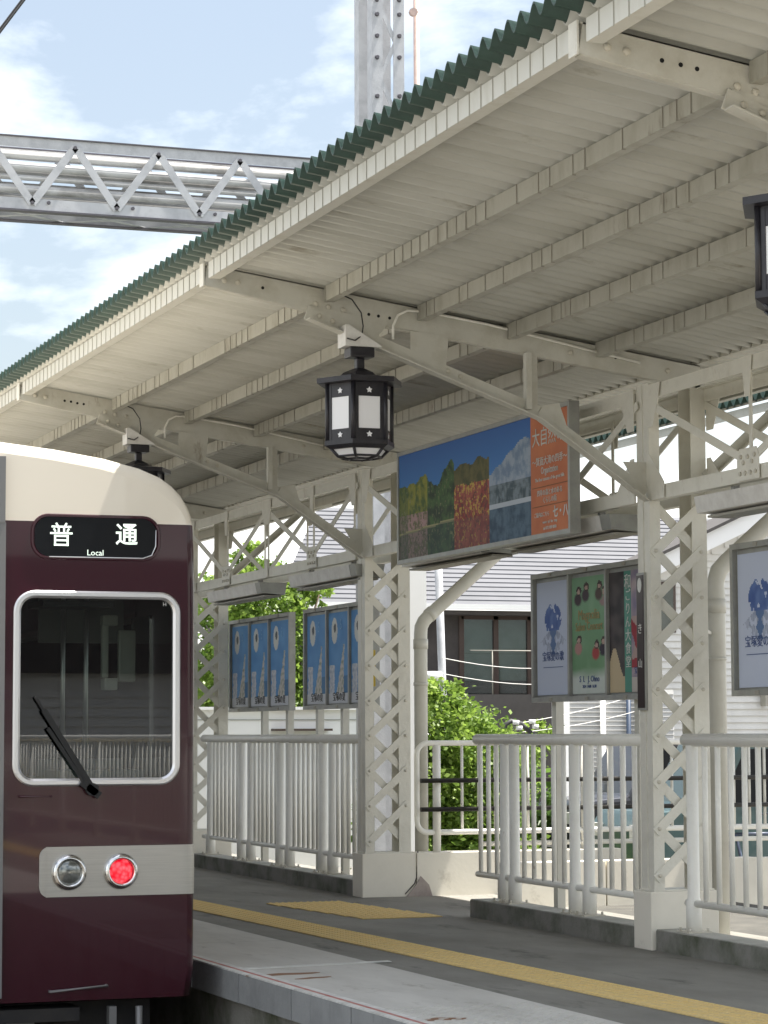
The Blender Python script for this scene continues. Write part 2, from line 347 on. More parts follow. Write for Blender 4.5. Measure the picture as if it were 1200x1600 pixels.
# tactile tiles
def tile_mb():
    b = MB(); b.box((0, 0, 0), (.296, .296, .006))
    for i in range(6):
        for j in range(6):
            cx, cy = .025+.0492*i, .025+.0492*j; n = len(b.v)
            for r, z in ((.015, .006), (.009, .011)):
                for k in range(4): b.v.append((cx+r*math.cos(k*math.pi/2+.78), cy+r*math.sin(k*math.pi/2+.78), z))
            for k in range(4): b.face([n+k, n+(k+1) % 4, n+4+(k+1) % 4, n+4+k])
            b.face([n+4, n+5, n+6, n+7])
    return b
proto = tile_mb().build('tactile_tile', M['tile'], platform, fix=False)
proto.location = (5.95-.085, 16.68, .001); first = True
for i in range(6):
    for j in range(2):
        if i == 0 and j == 0: continue
        c = proto.copy(); COL.objects.link(c); c.location = (5.865+.3*j-.03*i, 16.68+.3*i, .001)
for i in range(120):
    yy = Ya+.3*i
    if yy > 30: break
    c = proto.copy(); COL.objects.link(c); c.location = (bandx(yy)-.17, yy, .001); c.scale = (1.15, 1, 1); c.rotation_euler = (0, 0, .033)

# ------------------------------------------------------------------ platform canopy (butterfly roof)
canopy = thing('platform_canopy', 'long cream corrugated canopy with green roof edge over the platform, on rafters and purlins', 'canopy', (3.87, 8.487, 4))
XE = 3.87; SL = -.141
zs = lambda x: 3.992+SL*(x-XE)        # underside plane of the sheets
CY0, CY1 = 2.6, 34.6
def corrug(x0, x1, y0, y1, zf, amp, pitch, phase=0, thick=.006, seg=8):
    b = MB(); n = int(round((y1-y0)/pitch*seg)); b.sm = True
    for i in range(n+1):
        y = y0+(y1-y0)*i/n; w = amp*(1-math.cos(2*math.pi*(y+phase)/pitch))
        for x in (x0, x1):
            for t in (0, thick): b.v.append((x, y, zf(x)+w+t))
    for i in range(n):
        q = 4*i; b.face([q, q+2, q+6, q+4]); b.face([q+1, q+5, q+7, q+3])
        b.sm = False; b.face([q, q+4, q+5, q+1]); b.face([q+2, q+3, q+7, q+6]); b.sm = True
    return b
for k in range(-1, 5):
    y0 = max(YR(k), 6.1); y1 = YR(k+1)
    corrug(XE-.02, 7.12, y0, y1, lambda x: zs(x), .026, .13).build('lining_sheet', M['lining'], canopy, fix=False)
    corrug(XE-.125, 7.10, y0, y1, lambda x: zs(x)+.014, .033, .13, thick=.008).build('roof_sheet', M['green'], canopy, fix=False)
# fascia angle along the edge, made up of lengths
for k in range(-1, 5):
    y0, y1 = max(YR(k)+.05, 6.15), YR(k+1)-.05
    b = MB(); b.box((XE, y0, 3.893), (XE+.007, y1, 3.985)); b.box((XE+.007, y0, 3.893), (XE+.07, y1, 3.899)); b.build('fascia_angle', M['fascia'], canopy)
    b = MB(); yy = math.ceil(y0/.13)*.13
    while yy < y1: b.box((XE-.004, yy-.002, 3.887), (XE-.0005, yy+.002, 4.01)); yy += .13
    b.build('hook_bolts', M['purlin'], canopy, kind='stuff')
PX = [4.58, 5.16, 5.73, 6.31]
for x in PX:
    for k in range(-1, 5):
        y0, y1 = max(YR(k)+.075, 6.13), YR(k+1)-.012; zt = zs(x)-.001
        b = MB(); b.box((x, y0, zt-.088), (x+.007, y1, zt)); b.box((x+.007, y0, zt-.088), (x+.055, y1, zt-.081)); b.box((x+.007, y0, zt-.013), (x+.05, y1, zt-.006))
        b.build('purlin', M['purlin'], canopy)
        b = MB(); yy = math.ceil(y0/.13)*.13; random.seed(int(x*100)+k)
        while yy < y1:
            if random.random() < .6:
                l = random.choice((.09, .092, .084)); b.box((x-.005, yy-.0022, zt-l), (x-.001, yy+.0022, zt+.03))
                b.box((x-.006, yy-.003, zt-l-.004), (x+.012, yy+.003, zt-l))
            yy += .13
        b.build('hook_bolts', M['hook'], canopy, kind='stuff')
random.seed(11)
# rafters with their struts, hangers and gussets
def rafter(k):
    y = YR(k); ra = (3.86, 7.02)
    top = lambda x: zs(x)-.006; bot = lambda x: 3.855-.125*(x-3.86) if x < 6.2 else 3.5625-.05*(x-6.2)
    b = MB()
    b.prism([(3.86, 3.863), (4.58, 3.735), (5.12, 3.665), (5.98, 3.545), (7.02, 3.40), (7.02, top(7.02)), (3.88, top(3.88))], 'y', y, y+.008)
    for (xa, xb) in ((3.87, 5.4), (5.4, 7.02)): b.bar((xa, y+.035, top(xa)-.004), (xb, y+.035, top(xb)-.004), .07, .007)
    b.bar((3.87, y+.03, 3.861), (4.58, y+.03, 3.733), .05, .006); b.bar((4.58, y+.03, 3.733), (7.0, y+.03, 3.405), .05, .006)
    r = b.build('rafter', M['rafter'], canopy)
    b = MB(); b.box((3.852, y-.004, 3.858), (3.86, y+.075, 3.99)); b.build('end_cap', M['steel'], r)
    b = MB()
    for (x, z) in ((3.98, 3.895), (4.06, 3.887), (4.60, 3.835), (4.53, 3.79), (4.61, 3.775), (4.70, 3.762), (6.15, 3.58), (6.9, 3.46), (6.8, 3.50)):
        b.ngon_rings((x, y-.001, z), [(.017, 0), (.015, .008), (.006, .013)], 8, axis='y')
    b.build('rivets', M['bolt'], r, kind='stuff')
    b = MB()
    for (x, z) in [((4.21), 3.865)]+([(4.86, 3.745), (4.92, 3.738), (4.99, 3.73)] if k != 2 else [(4.26, 3.86), (4.31, 3.85), (4.36, 3.845)])+[(5.75, 3.665), (6.45, 3.565)]+([(4.29, 3.855), (4.36, 3.845)] if k == 0 else []):
        b.ngon_rings((x, y-.0005, z), [(.010, 0), (.0095, .0012)], 8, axis='y')
    b.build('bolt_hole', M['hole'], r, kind='stuff')
    # strut
    b = MB(); P = [(4.47, 3.735), (5.93, 3.205), (6.63, 2.735)]
    for i in range(2):
        (xa, za), (xb, zb) = P[i], P[i+1]
        b.bar((xa, y-.012, za), (xb, y-.012, zb), .009, .085, up=(0, 0, 1))
        b.bar((xa, y-.045, za-.043), (xb, y-.045, zb-.043), .075, .009, up=(0, 0, 1))
    st = b.build('strut', M['rafter'], canopy)
    b = MB()
    for (x, z) in ((4.55, 3.715), (4.63, 3.69), (4.71, 3.66), (5.35, 3.43), (5.43, 3.40)): b.ngon_rings((x, y-.017, z), [(.016, 0), (.014, .008), (.006, .012)], 8, axis='y')
    b.build('rivets', M['bolt'], st, kind='stuff')
    b = MB(); b.box((5.84, y-.05, 3.22), (5.875, y-.005, 3.56)); b.box((5.84, y-.006, 3.22), (5.93, y-.0005, 3.56)); b.build('hanger', M['rafter'], canopy)
    for q in ([(5.12, 3.66), (5.36, 3.64), (5.34, 3.44), (5.12, 3.52)], [(4.50, 3.78), (4.98, 3.70), (4.90, 3.60), (4.60, 3.69)], [(5.90, 3.24), (6.07, 3.27), (6.12, 3.13), (5.96, 3.19)], [(6.49, 2.93), (6.655, 2.93), (6.655, 2.74), (6.58, 2.79)]):
        b = MB(); b.prism(q, 'y', y-.007, y-.001); b.build('gusset_plate', M['rafter'], canopy)
    # conduit
    pts = [(5.00, y-.03, 3.60), (5.0, y-.03, 3.68), (5.03, y-.03, 3.745), (5.09, y-.03, 3.775), (5.2, y-.03, 3.775), (5.6, y-.03, 3.72), (6.6, y-.03, 3.535)]
    b = MB(); b.tube(pts, .008, 8); b.build('conduit', M['rail'], canopy)
for k in range(0, 4): rafter(k)
# right wing rising away from the track
zw = lambda x: 3.60+.135*(x-7.1)
for k in range(0, 5):
    y0, y1 = YR(k), YR(k+1)
    corrug(7.16, 8.55, y0, y1, zw, .021, .13).build('lining_sheet', M['lining'], canopy, fix=False)
    corrug(7.16, 8.62, y0, y1, lambda x: zw(x)+.012, .03, .13, thick=.008).build('roof_sheet', M['green'], canopy, fix=False)
    for x in (7.5, 7.98, 8.45):
        b = MB(); b.box((x, y0+.02, zw(x)-.1), (x+.007, y1-.02, zw(x)-.001)); b.box((x-.05, y0+.02, zw(x)-.1), (x, y1-.02, zw(x)-.093)); b.build('purlin', M['purlin'], canopy)
    b = MB(); b.prism([(7.05, 3.40), (8.15, zw(8.15)-.14), (8.15, zw(8.15)-.1), (7.05, 3.52)], 'y', y0, y0+.01); b.build('rafter', M['rafter'], canopy)
    b = MB()
    b.bar((7.04, y0-.01, 2.85), (7.8, y0-.01, 3.52), .009, .07); b.bar((7.04, y0-.04, 2.82), (7.8, y0-.04, 3.49), .06, .009); b.build('strut', M['rafter'], canopy)
    b = MB(); b.box((7.00, y0, 3.55), (7.22, y1, 3.56)); b.box((7.00, y0, 3.56), (7.01, y1, 3.62)); b.box((7.21, y0, 3.56), (7.22, y1, 3.62)); b.build('valley_gutter', M['rafter'], canopy)

# ------------------------------------------------------------------ lattice columns
CX0, CX1 = 6.665, 7.05; CD = .17
def lattice_column(k, label):
    y = YR(k)+.0; t = thing('lattice_column', label, 'column', (6.85, y, 0), 'lattice columns carrying the platform canopy')
    b = MB(); b.box((6.63, y-.02, -.004), (7.085, y+.22, .345)); pl = b.build('plinth', M['plinth'], t, bevel=.008)
    zt = 3.42; th = .008
    # four angle posts
    for (xa, sx) in ((CX0, 1), (CX1, -1)):
        for (ya, sy) in ((y, 1), (y+CD, -1)):
            w = .07 if sx == 1 else .10
            b = MB(); b.box((xa, ya, .345), (xa+sx*w, ya+sy*th, zt)); b.box((xa, ya+sy*th, .345), (xa+sx*th, ya+sy*.078, zt)); b.build('angle_post', M['steel'], t)
    n = 9; z0 = .44; dz = .279
    fb = None
    for i in range(8):
        z = z0+dz*i
        b = MB(); b.bar((CX0+.012, y-.005, z-.022), (CX1-.022, y-.005, z+.301), .007, .058, up=(0, 0, 1)); b.build('lattice_bar', M['steel'], t)
        b = MB(); b.bar((CX0+.02, y+.018, z+.301), (CX1-.03, y+.018, z-.022), .007, .058, up=(0, 0, 1)); b.build('lattice_bar', M['steel'], t)
    b = MB()
    for i in range(8):
        z = z0+dz*i
        for (x, zz) in ((CX0+.035, z), (CX1-.045, z+.279)): b.ngon_rings((x, y-.0085, zz), [(.013, 0), (.012, .006), (.005, .01)], 8, axis='y')
    b.build('rivets', M['bolt'], t, kind='stuff')
    b = MB(); b.box((CX0-.01, y-.012, .346), (CX1+.01, y+CD+.01, .356)); b.build('base_plate', M['steel'], t)
    return t
lab = {3: 'farthest lattice column, mostly hidden behind the train', 2: 'cream lattice column right beside the train, left of the blue posters',
       1: 'x', 0: 'x'}
lattice_column(0, 'nearest lattice column, out of the frame on the right')
lattice_column(1, 'cream lattice column right of the orange billboard panel, with a dark sign plate on it')
lattice_column(2, 'cream lattice column between the blue posters and the downpipe, on a cracked plinth')
lattice_column(3, 'cream lattice column beside the train, left of the blue posters')
lattice_column(4, 'farthest lattice column, hidden behind the train')
# crack and spalled foot on plinth of column 2
y = YR(2)
b = MB(); 
pts = [(7.10, .36), (7.095, .25), (7.09, .15), (7.07, .10), (6.99, .02)]
for a, c in zip(pts[:-1], pts[1:]): b.bar((a[0], y-.022, a[1]), (c[0], y-.022, c[1]), .004, .008)
tag(b.build('plinth_crack', M['crack'], None, loc=(7.05, y, .1)), 'dark crack running down between plinth and low wall', 'crack')
b = MB(); b.prism([(7.00, 0), (7.22, 0), (7.19, .09), (7.12, .16), (7.08, .09)], 'y', y-.035, y-.021)
tag(b.build('spalled_patch', mat('pinkish_mortar', (.42, .36, .33), .8, col2=(.33, .28, .26), nscale=14), None, loc=(7.1, y, 0)), 'pinkish broken mortar patch at the foot of the cracked plinth', 'patch')

# ------------------------------------------------------------------ lattice girders between columns
def girder(k, label):
    ya, yb = YR(k)-S, YR(k)          # spans towards the camera
    t = thing('lattice_girder', label, 'girder', (6.65, yb, 2.7), 'lattice girders along the columns')
    for x in (6.655, 7.045):
        s = 1 if x < 6.8 else -1
        g0, g1 = ya+.18, yb-.01
        b = MB(); b.box((x, g0, 3.315), (x+s*.007, g1, 3.40)); b.box((x+s*.007, g0, 3.393), (x+s*.06, g1, 3.40)); b.build('upper_chord', M['steel'], t)
        b = MB(); b.box((x, g0, 2.695), (x+s*.007, g1, 2.78)); b.box((x+s*.007, g0, 2.695), (x+s*.06, g1, 2.702)); b.build('lower_chord', M['steel'], t)
        q = (yb-ya)/4
        for i in range(1, 4):
            yy = ya+q*i; b = MB(); b.box((x+s*.008, yy-.018, 2.75), (x+s*.014, yy+.018, 3.35)); b.build('vertical', M['steel'], t)
        nodes = [(ya+.12, 3.30), (ya+q, 2.80), (ya+2*q, 3.30), (ya+3*q, 2.80), (yb, 3.30)]
        for a, c in zip(nodes[:-1], nodes[1:]):
            b = MB(); b.bar((x-s*.004, a[0], a[1]), (x-s*.004, c[0], c[1]), .007, .05); b.build('diagonal', M['steel'], t)
        xf = x-s*.0085
        for i in (1, 3):
            yy = ya+q*i; b = MB(); b.prism([(yy-.13, 2.70), (yy+.13, 2.70), (yy+.13, 2.82), (yy+.10, 2.88), (yy-.10, 2.88), (yy-.13, 2.82)], 'x', xf-s*.003, xf); gp = b.build('gusset_plate', M['steel'], t)
            if s == 1:
                b = MB()
                for (dy, dz) in ((-.09, .04), (-.03, .04), (.03, .04), (.09, .04), (-.05, .10), (.05, .10), (0, .13), (-.08, .135), (.08, .135)):
                    b.tube([(xf-.003, yy+dy, 2.70+dz), (xf-.012, yy+dy, 2.70+dz)], .013, 8)
                b.build('rivets', M['bolt'], gp, kind='stuff')
            b = MB(); b.prism([(yy-.06, 3.40), (yy+.06, 3.40), (yy+.03, 3.17), (yy-.03, 3.17)], 'x', xf-s*.003, xf); b.build('gusset_plate', M['steel'], t)
        yy = ya+2*q; b = MB(); b.prism([(yy-.13, 3.40), (yy+.13, 3.40), (yy+.13, 3.28), (yy+.07, 3.17), (yy-.07, 3.17), (yy-.13, 3.28)], 'x', xf-s*.003, xf); b.build('gusset_plate', M['steel'], t)
        b = MB(); b.prism([(yy-.04, 2.70), (yy+.04, 2.70), (yy+.03, 2.86), (yy-.03, 2.86)], 'x', xf-s*.003, xf); b.build('gusset_plate', M['steel'], t)
        for yy, d in ((ya+.165, 1), (yb-.005, -1)):
            b = MB(); b.prism([(yy, 3.40), (yy+d*.2, 3.40), (yy+d*.17, 3.30), (yy+d*.09, 3.14), (yy, 3.14)], 'x', xf-s*.003, xf); b.build('gusset_plate', M['steel'], t)
            b = MB(); b.prism([(yy, 2.695), (yy+d*.24, 2.695), (yy+d*.24, 2.79), (yy+d*.05, 2.97), (yy, 2.97)], 'x', xf-s*.003, xf); b.build('gusset_plate', M['steel'], t)
    return t
girder(1, 'cream lattice girder at the right edge, right of the column with the sign plate')
girder(2, 'cream lattice girder behind the landscape billboard')
girder(3, 'cream lattice girder above the blue posters')
girder(4, 'cream lattice girder beyond the last visible column, behind the train')
# fluorescent light housings under the girder
def lightbox(y0, y1, label):
    t = thing('strip_light', label, 'light fixture', (6.75, y0, 2.6), 'strip light housings under the girder')
    b = MB(); b.prism([(6.60, 2.655), (6.86, 2.655), (6.84, 2.545), (6.62, 2.56)], 'y', y0, y1); b.build('housing', M['boxwhite'], t)
    b = MB(); b.prism([(6.60, 2.655), (6.86, 2.655), (6.84, 2.545), (6.62, 2.56)], 'y', y0-.15, y0-.006); b.build('end_cap', M['frame'], t)
    b = MB(); b.box((6.66, y0-.1, 2.53), (6.82, y1-.05, 2.5445)); b.build('diffuser', M['hook'], t)
    for yy in (y0+.2, y1-.3):
        b = MB(); b.box((6.70, yy, 2.655), (6.74, yy+.03, 2.70)); b.build('bracket', M['frame'], t)
lightbox(11.2, 12.97, 'grey strip light housing under the girder at the right edge, above the right poster board')
lightbox(14.28, 15.9, 'grey strip light housing under the orange panel of the billboard')
lightbox(16.3, 17.9, 'strip light housing under the left half of the billboard')
lightbox(19.1, 20.7, 'pale strip light housing above the nearer blue poster board')
lightbox(21.7, 23.3, 'pale strip light housing above the farther blue poster board')

# ------------------------------------------------------------------ lanterns
def lantern(k, label):
    y = YR(k)-.045; cx = 4.785; t = thing('hanging_lantern', label, 'lantern', (cx, y, 2.88), 'black hexagonal lanterns hanging under the canopy')
    b = MB(); b.prism([(4.675, 3.535), (4.905, 3.535), (4.89, 3.548), (4.70, 3.66), (4.675, 3.66)], 'y', y-.07, y+.07); b.build('junction_box', M['boxwhite'], t, bevel=.003)
    b = MB(); b.box((cx-.075, y-.06, 3.475), (cx+.075, y+.06, 3.534)); b.box((cx-.025, y-.025, 3.40), (cx+.025, y+.025, 3.475)); b.build('neck', M['lampblack'], t, bevel=.008)
    b = MB(); b.ngon_rings((cx, y, 0), [(.03, 3.415), (.10, 3.385), (.12, 3.365), (.262, 3.345), (.262, 3.315), (.18, 3.313)], 6); b.build('roof', M['lampblack'], t)
    R0 = .197
    b = MB()
    for j in range(6):
        a = math.pi/3*j; p = (cx+R0*math.cos(a), y+R0*math.sin(a)); b.tube([(p[0], p[1], 2.975), (p[0], p[1], 3.315)], .014, 6)
    b.ngon_rings((cx, y, 0), [(R0+.0, 3.312), (R0+.0, 3.30)], 6)
    b.ngon_rings((cx, y, 0), [(R0+.018, 2.982), (R0+.018, 2.955), (R0-.015, 2.935)], 6); b.build('cage', M['lampblack'], t)
    ap = R0*math.cos(math.pi/6)
    for j in range(6):
        a = math.pi/3*(j+.5); n = Vector((math.cos(a), math.sin(a), 0)); tn = Vector((-math.sin(a), math.cos(a), 0)); c0 = Vector((cx, y, 0))+n*(ap-.004)
        def quad(bb, w, z0, z1, off, th=.004):
            p = c0+n*off; a0 = p-tn*w/2; a1 = p+tn*w/2; n0 = len(bb.v)
            for e in (0, th):
                for q in (a0, a1):
                    for z in (z0, z1): bb.v.append(tuple(q+n*e+Vector((0, 0, z))))
            for f in ((0,1,3,2),(4,6,7,5),(0,2,6,4),(1,5,7,3),(0,4,5,1),(2,3,7,6)): bb.face([n0+i for i in f])
        b = MB(); quad(b, R0*.92, 2.98, 3.045, 0); quad(b, R0*.92, 3.235, 3.305, 0)
        quad(b, .02, 2.98, 3.305, .001); 
        b = MB(); quad(b, R0*.95, 2.98, 3.046, 0); quad(b, R0*.95, 3.232, 3.303, 0)
        for sgn in (-1, 1):
            p = c0+tn*sgn*R0*.41; b.bar(tuple(p+Vector((0, 0, 2.98))), tuple(p+Vector((0, 0, 3.303))), .03, .012, up=tuple(n))
        b.build('side_frame', M['lampblack'], t)
        b = MB(); quad(b, R0*.72, 3.046, 3.232, -.003); b.build('glass_pane', M['frost'], t)
        b = MB()
        for z in (3.012, 3.268):
            p = c0+n*.0046; n0 = len(b.v); pts = []
            for i in range(10):
                rr = (.019 if i % 2 == 0 else .0105); th = math.pi/2+i*math.pi/5; pts.append(p+tn*rr*math.cos(th)+Vector((0, 0, z+rr*math.sin(th))))
            for e in (0, .002):
                for q in pts: b.v.append(tuple(q+n*e))
            b.face([n0+10+i for i in range(10)])
            for i in range(10): b.face([n0+i, n0+(i+1) % 10, n0+10+(i+1) % 10, n0+10+i])
        b.build('flower_ornament', M['frost'], t)
    b = MB(); b.ngon_rings((cx, y, 0), [(.16, 2.937), (.13, 2.90), (.075, 2.888)], 6); b.build('bottom_glass', M['frost'], t)
    b = MB()
    for j in range(6):
        a = math.pi/3*j; f = lambda r, z: (cx+r*math.cos(a), y+r*math.sin(a), z)
        b.tube([f(.175, 2.937), f(.133, 2.896), (f(.07, 2.884))], .009, 6)
    for r, z in ((.133, 2.896), (.074, 2.884)):
        pts = [(cx+r*math.cos(math.pi/3*j), y+r*math.sin(math.pi/3*j), z) for j in range(7)]; b.tube(pts, .007, 6, caps=False)
    b.build('bottom_cage', M['lampblack'], t)
    b = MB(); b.tube([(4.66, y+.03, 3.86), (4.74, y, 3.82), (4.79, y-.02, 3.74), (4.795, y-.04, 3.66), (4.78, y-.06, 3.60), (4.73, y-.085, 3.565), (4.68, y-.085, 3.575)], .0045, 6); b.build('cable', M['cable'], t)
lantern(0, 'black hexagonal lantern cut by the right edge of the picture, the largest one')
lantern(1, 'black hexagonal lantern hanging in the middle, with white panes and small star ornaments')
lantern(2, 'far black lantern half hidden behind the train roof')
lantern(3, 'farthest black lantern, hidden behind the train')

# ------------------------------------------------------------------ printed panels
def printed(name, y0, y1, z0, z1, x, ny, nz, fn, parent, flip=True):
    # faces the track (-X); u runs left to right as seen from the track (that is from +Y to -Y)
    me = bpy.data.meshes.new(name); off = Vector(parent.location)+(Vector(parent.parent.location) if parent.parent else Vector((0, 0, 0)))
    v = []; f = []; cols = []
    for j in range(nz+1):
        for i in range(ny+1): v.append((x-off.x, y1+(y0-y1)*i/ny-off.y, z0+(z1-z0)*j/nz-off.z))
    for j in range(nz):
        for i in range(ny):
            a = j*(ny+1)+i; f.append([a, a+1, a+ny+2, a+ny+1]); c = fn((i+.5)/ny, (j+.5)/nz); cols += [(*c, 1)]*4
    n = len(v)
    X2 = x+.004-off.x
    v += [(X2, y1-off.y, z0-off.z), (X2, y0-off.y, z0-off.z), (X2, y0-off.y, z1-off.z), (X2, y1-off.y, z1-off.z)]
    f.append([n+3, n+2, n+1, n]); cols += [(.6, .6, .6, 1)]*4
    me.from_pydata(v, [], f); at = me.color_attributes.new('print', 'FLOAT_COLOR', 'CORNER')
    flat = [c for q in cols for c in q]; at.data.foreach_set('color', flat)
    me.materials.append(M['print']); o = bpy.data.objects.new(name, me); COL.objects.link(o); o.parent = parent
    return o
from mathutils import noise
def nz_(x, y, s=1, seed=0): return noise.noise(Vector((x*s, y*s, seed*7.3)))
def fb(x, y, s, seed=0): return noise.fractal(Vector((x*s, y*s, seed*3.1)), .8, 2.1, 4)
def lerp(a, b, t): t = max(0, min(1, t)); return tuple(p*(1-t)+q*t for p, q in zip(a, b))
AS = 3.08/.79
def landscape(u, v):
    if u > .803:
        c = (.40, .115, .045); return lerp(c, (.46, .15, .06), .5+fb(u*4, v, 3))
    x = u*AS
    skyc = lerp((.04, .16, .40), (.018, .085, .29), (v-.6)*2.2)
    hz = .30+.05*nz_(x, 0, 1.2, 1) if u < .4 else .3
    d = fb(x, v, 9, 2); g = fb(x, v, 28, 5)
    if u < .36:
        tops = .72+.16*nz_(x, 0, 2.6, 3)+.04*nz_(x, 0, 11, 4)
        if v > tops: return skyc
        if u < .19:
            c = lerp((.05, .085, .015), (.20, .20, .025), .5+1.5*d) if v > .42 else lerp((.32, .20, .19), (.07, .08, .025), .35+1.6*g)
            if u < .06: c = lerp(c, (.03, .07, .03), .5)
        else: c = lerp((.012, .03, .012), (.045, .10, .025), .45+1.2*d)
        if abs(v-(.24+.12*u)) < .012: c = (.26, .24, .12)
        if v < .24+.12*u: c = lerp(c, (.02, .045, .045), .45)
        return lerp(c, (.2, .2, .1), max(0, g-.3))
    if u < .572:
        tops = .76+.06*nz_(x, 0, 5, 8)
        if v > tops: return skyc
        if v > .57+.03*d: return lerp((.045, .05, .015), (.11, .095, .03), .5+d)
        c = lerp((.19, .025, .02), (.30, .075, .05), .5+1.4*d)
        if g > (.2 if abs(v-.36) < .08 or v > .5 else .5): c = lerp(c, (.42, .31, .05), .8)
        if g < -.35: c = lerp(c, (.05, .03, .02), .7)
        if v < .27: c = lerp(c, (.10, .05, .05), .4)
        return c
    mt = .60+.26*max(0, 1-abs(u-.775)/.20)+.02*nz_(x, 0, 8, 2)
    if v > mt: return skyc
    if v > .50: c = lerp((.13, .19, .28), (.26, .31, .38), .5+1.2*d)
    elif v > .33: c = lerp((.035, .06, .075), (.15, .19, .22), .4+1.4*d); 
    elif v > .29: c = (.38, .42, .47)
    else: c = lerp((.02, .05, .09), (.07, .12, .17), .5+1.2*d)
    return c
bb = thing('landscape_billboard', 'wide landscape billboard of trees and a lake with an orange text panel', 'billboard', (6.45, 15.9, 2.97))
printed('landscape_print', 14.40, 17.50, 2.58, 3.36, 6.452, 280, 72, lambda u, v: tuple(min(1, 1.3*q+.012) for q in landscape(u, v)), bb)
b = MB()
for (a, c) in (((6.443, 14.37, 2.55), (6.515, 14.40, 3.39)), ((6.443, 17.50, 2.55), (6.515, 17.53, 3.39)), ((6.443, 14.40, 2.55), (6.515, 17.50, 2.58)), ((6.443, 14.40, 3.36), (6.515, 17.50, 3.39))): b.box(a, c)
b.build('frame', M['frame'], bb)
MB().box((6.46, 14.40, 2.58), (6.51, 17.50, 3.36)).build('back_box', M['frame'], bb)
XT = 6.449
def tt(body, size, y, z, parent=bb, mt=M['white'], x=XT, squeeze=1, bold=0): return textmesh('lettering', body, size, (x, y, z), FACE_TRACK, mt, parent, squeeze=squeeze, bold=bold)
tt('大自然の', .13, 14.72, 3.20); tt('〜箕面大滝の四季〜', .062, 14.70, 3.045); tt('Organization', .065, 14.70, 2.985, squeeze=.8); tt('The four seasons of the great falls', .034, 14.70, 2.93)
tt('四季の森と水のある', .045, 14.70, 2.84); tt('くらしの街', .045, 14.70, 2.79); tt('ご案内はこちら', .035, 14.83, 2.70); tt('七・八', .08, 14.53, 2.70, bold=.002); tt('www  tel  fax  map', .03, 14.70, 2.65); tt('tel 072 000 0000', .03, 14.70, 2.61)
b = MB()
for z in (2.88, 2.755): b.box((6.4485, 14.42, z), (6.4515, 14.98, z+.004))
b.build('ruled_line', M['rust'], bb)

# ------------------------------------------------------------------ poster boards
XB = 7.15
def crest(u, v):
    bgc = (.50, .55, .68); x = (u-.5)/.5
    y = v
    if .57 < y < .84:
        w = (.52 if y < .76 else .52*(1-(y-.76)/.10))
        w *= (.75+.25*math.sin((y-.57)/.19*math.pi))
        if abs(x) < w+.05*nz_(x, y, 12, 1) and not (y > .76 and abs(x) < .12*(y-.74)/.06): 
            return lerp((.05, .10, .30), (.11, .18, .40), .5+1.2*nz_(x, y*3, 5, 4)) if nz_(x, y*2.5, 9, 9) < .42 else (.5, .55, .68)
    if .36 < y < .60:
        if abs(x) < .13+.05*math.sin(y*60): return (.10, .17, .33)
        if abs(x) < .78*(1-abs(y-.47)/.14) and nz_(abs(x), y*2.5, 8, 3) > -.12: return lerp((.27, .31, .42), (.40, .44, .56), .5+nz_(abs(x), y, 20, 2))
    return bgc
def salon(u, v):
    c = lerp((.13, .27, .13), (.20, .36, .22), v)
    if v < .22: c = lerp((.55, .60, .56), c, (v-.12)/.1+.4*nz_(u, v, 5, 3))
    for (cx, cy, col) in ((.2, .84, (.05, .03, .04)), (.42, .87, (.06, .04, .05)), (.80, .87, (.09, .06, .05)), (.92, .82, (.3, .2, .2)), (.2, .42, (.42, .22, .2)), (.70, .37, (.36, .05, .05)), (.90, .40, (.03, .02, .04))):
        w = .012*nz_(u, v, 30, 3)
        if ((u-cx)/.045)**2+((v-cy-.036)/.022)**2 < 1+30*w: return lerp((.50, .36, .30), (.38, .25, .21), .5+nz_(u, v, 40, 2))
        if ((u-cx-.01)/.075)**2+((v-cy-.045)/.036)**2 < 1+20*w: return (.05, .032, .03)
        d = ((u-cx+.02)/.12)**2+((v-cy+.03)/.062)**2
        if d < 1+25*w: return lerp(col, c, max(0, d-.45)*1.5)
    return lerp(c, (.3, .45, .3), .4*nz_(u, v, 6, 1))
def bull(u, v):
    if u > .40 and u < .60: return (.08, .26, .20) if v < .36 or v > .9 or abs(u-.5) > .07 else (.12, .30, .24)
    if u < .40:
        if v > .25+.12*math.sin(u*12): return lerp((.035, .03, .033), (.09, .075, .075), .5+nz_(u, v*2, 6, 2))
        return (.52, .42, .27)
    if v < .12: return (.5, .46, .42)
    if .2 < v < .62 and u > .62+.06*math.sin(v*20): return (.30, .03, .045) if nz_(u, v*2, 5, 5) < .2 else (.42, .30, .28)
    return lerp((.22, .19, .28), (.42, .34, .36), .5+nz_(u, v*2, 5, 6))
def bluep(seed):
    def f(u, v):
        c = lerp((.09, .26, .54), (.13, .33, .62), .5+.8*nz_(u, v*2, 4, seed))
        if v < .115: return (.60, .62, .66)
        if ((u-.28)/.14)**2+((v-.80)/.145)**2 < 1:
            return (.10, .11, .12) if ((u-.30)/.055)**2+((v-.83)/.05)**2 < 1 else (.62, .63, .60)
        # pale tower-like figure and figure beside it
        w = .03+.14*max(0, (.62-v)/.5)**1.3; cx = .72-.55*max(0, (.62-v))*.62
        if v < .64 and abs(u-cx) < w+.03*nz_(u, v*3, 10, 2+seed):
            return lerp((.56, .54, .50), (.26, .30, .24), .2+1.1*nz_(u, v*2, 14, 6))
        if v < .42 and abs(u-.16) < .12+.05*nz_(u, v*3, 9, 3): return lerp((.6, .62, .66), (.35, .4, .5), .3+nz_(u, v*2, 15, 7))
        if v < .30 and u > .7: c = lerp(c, (.04, .12, .24), .6)
        return c
    return f
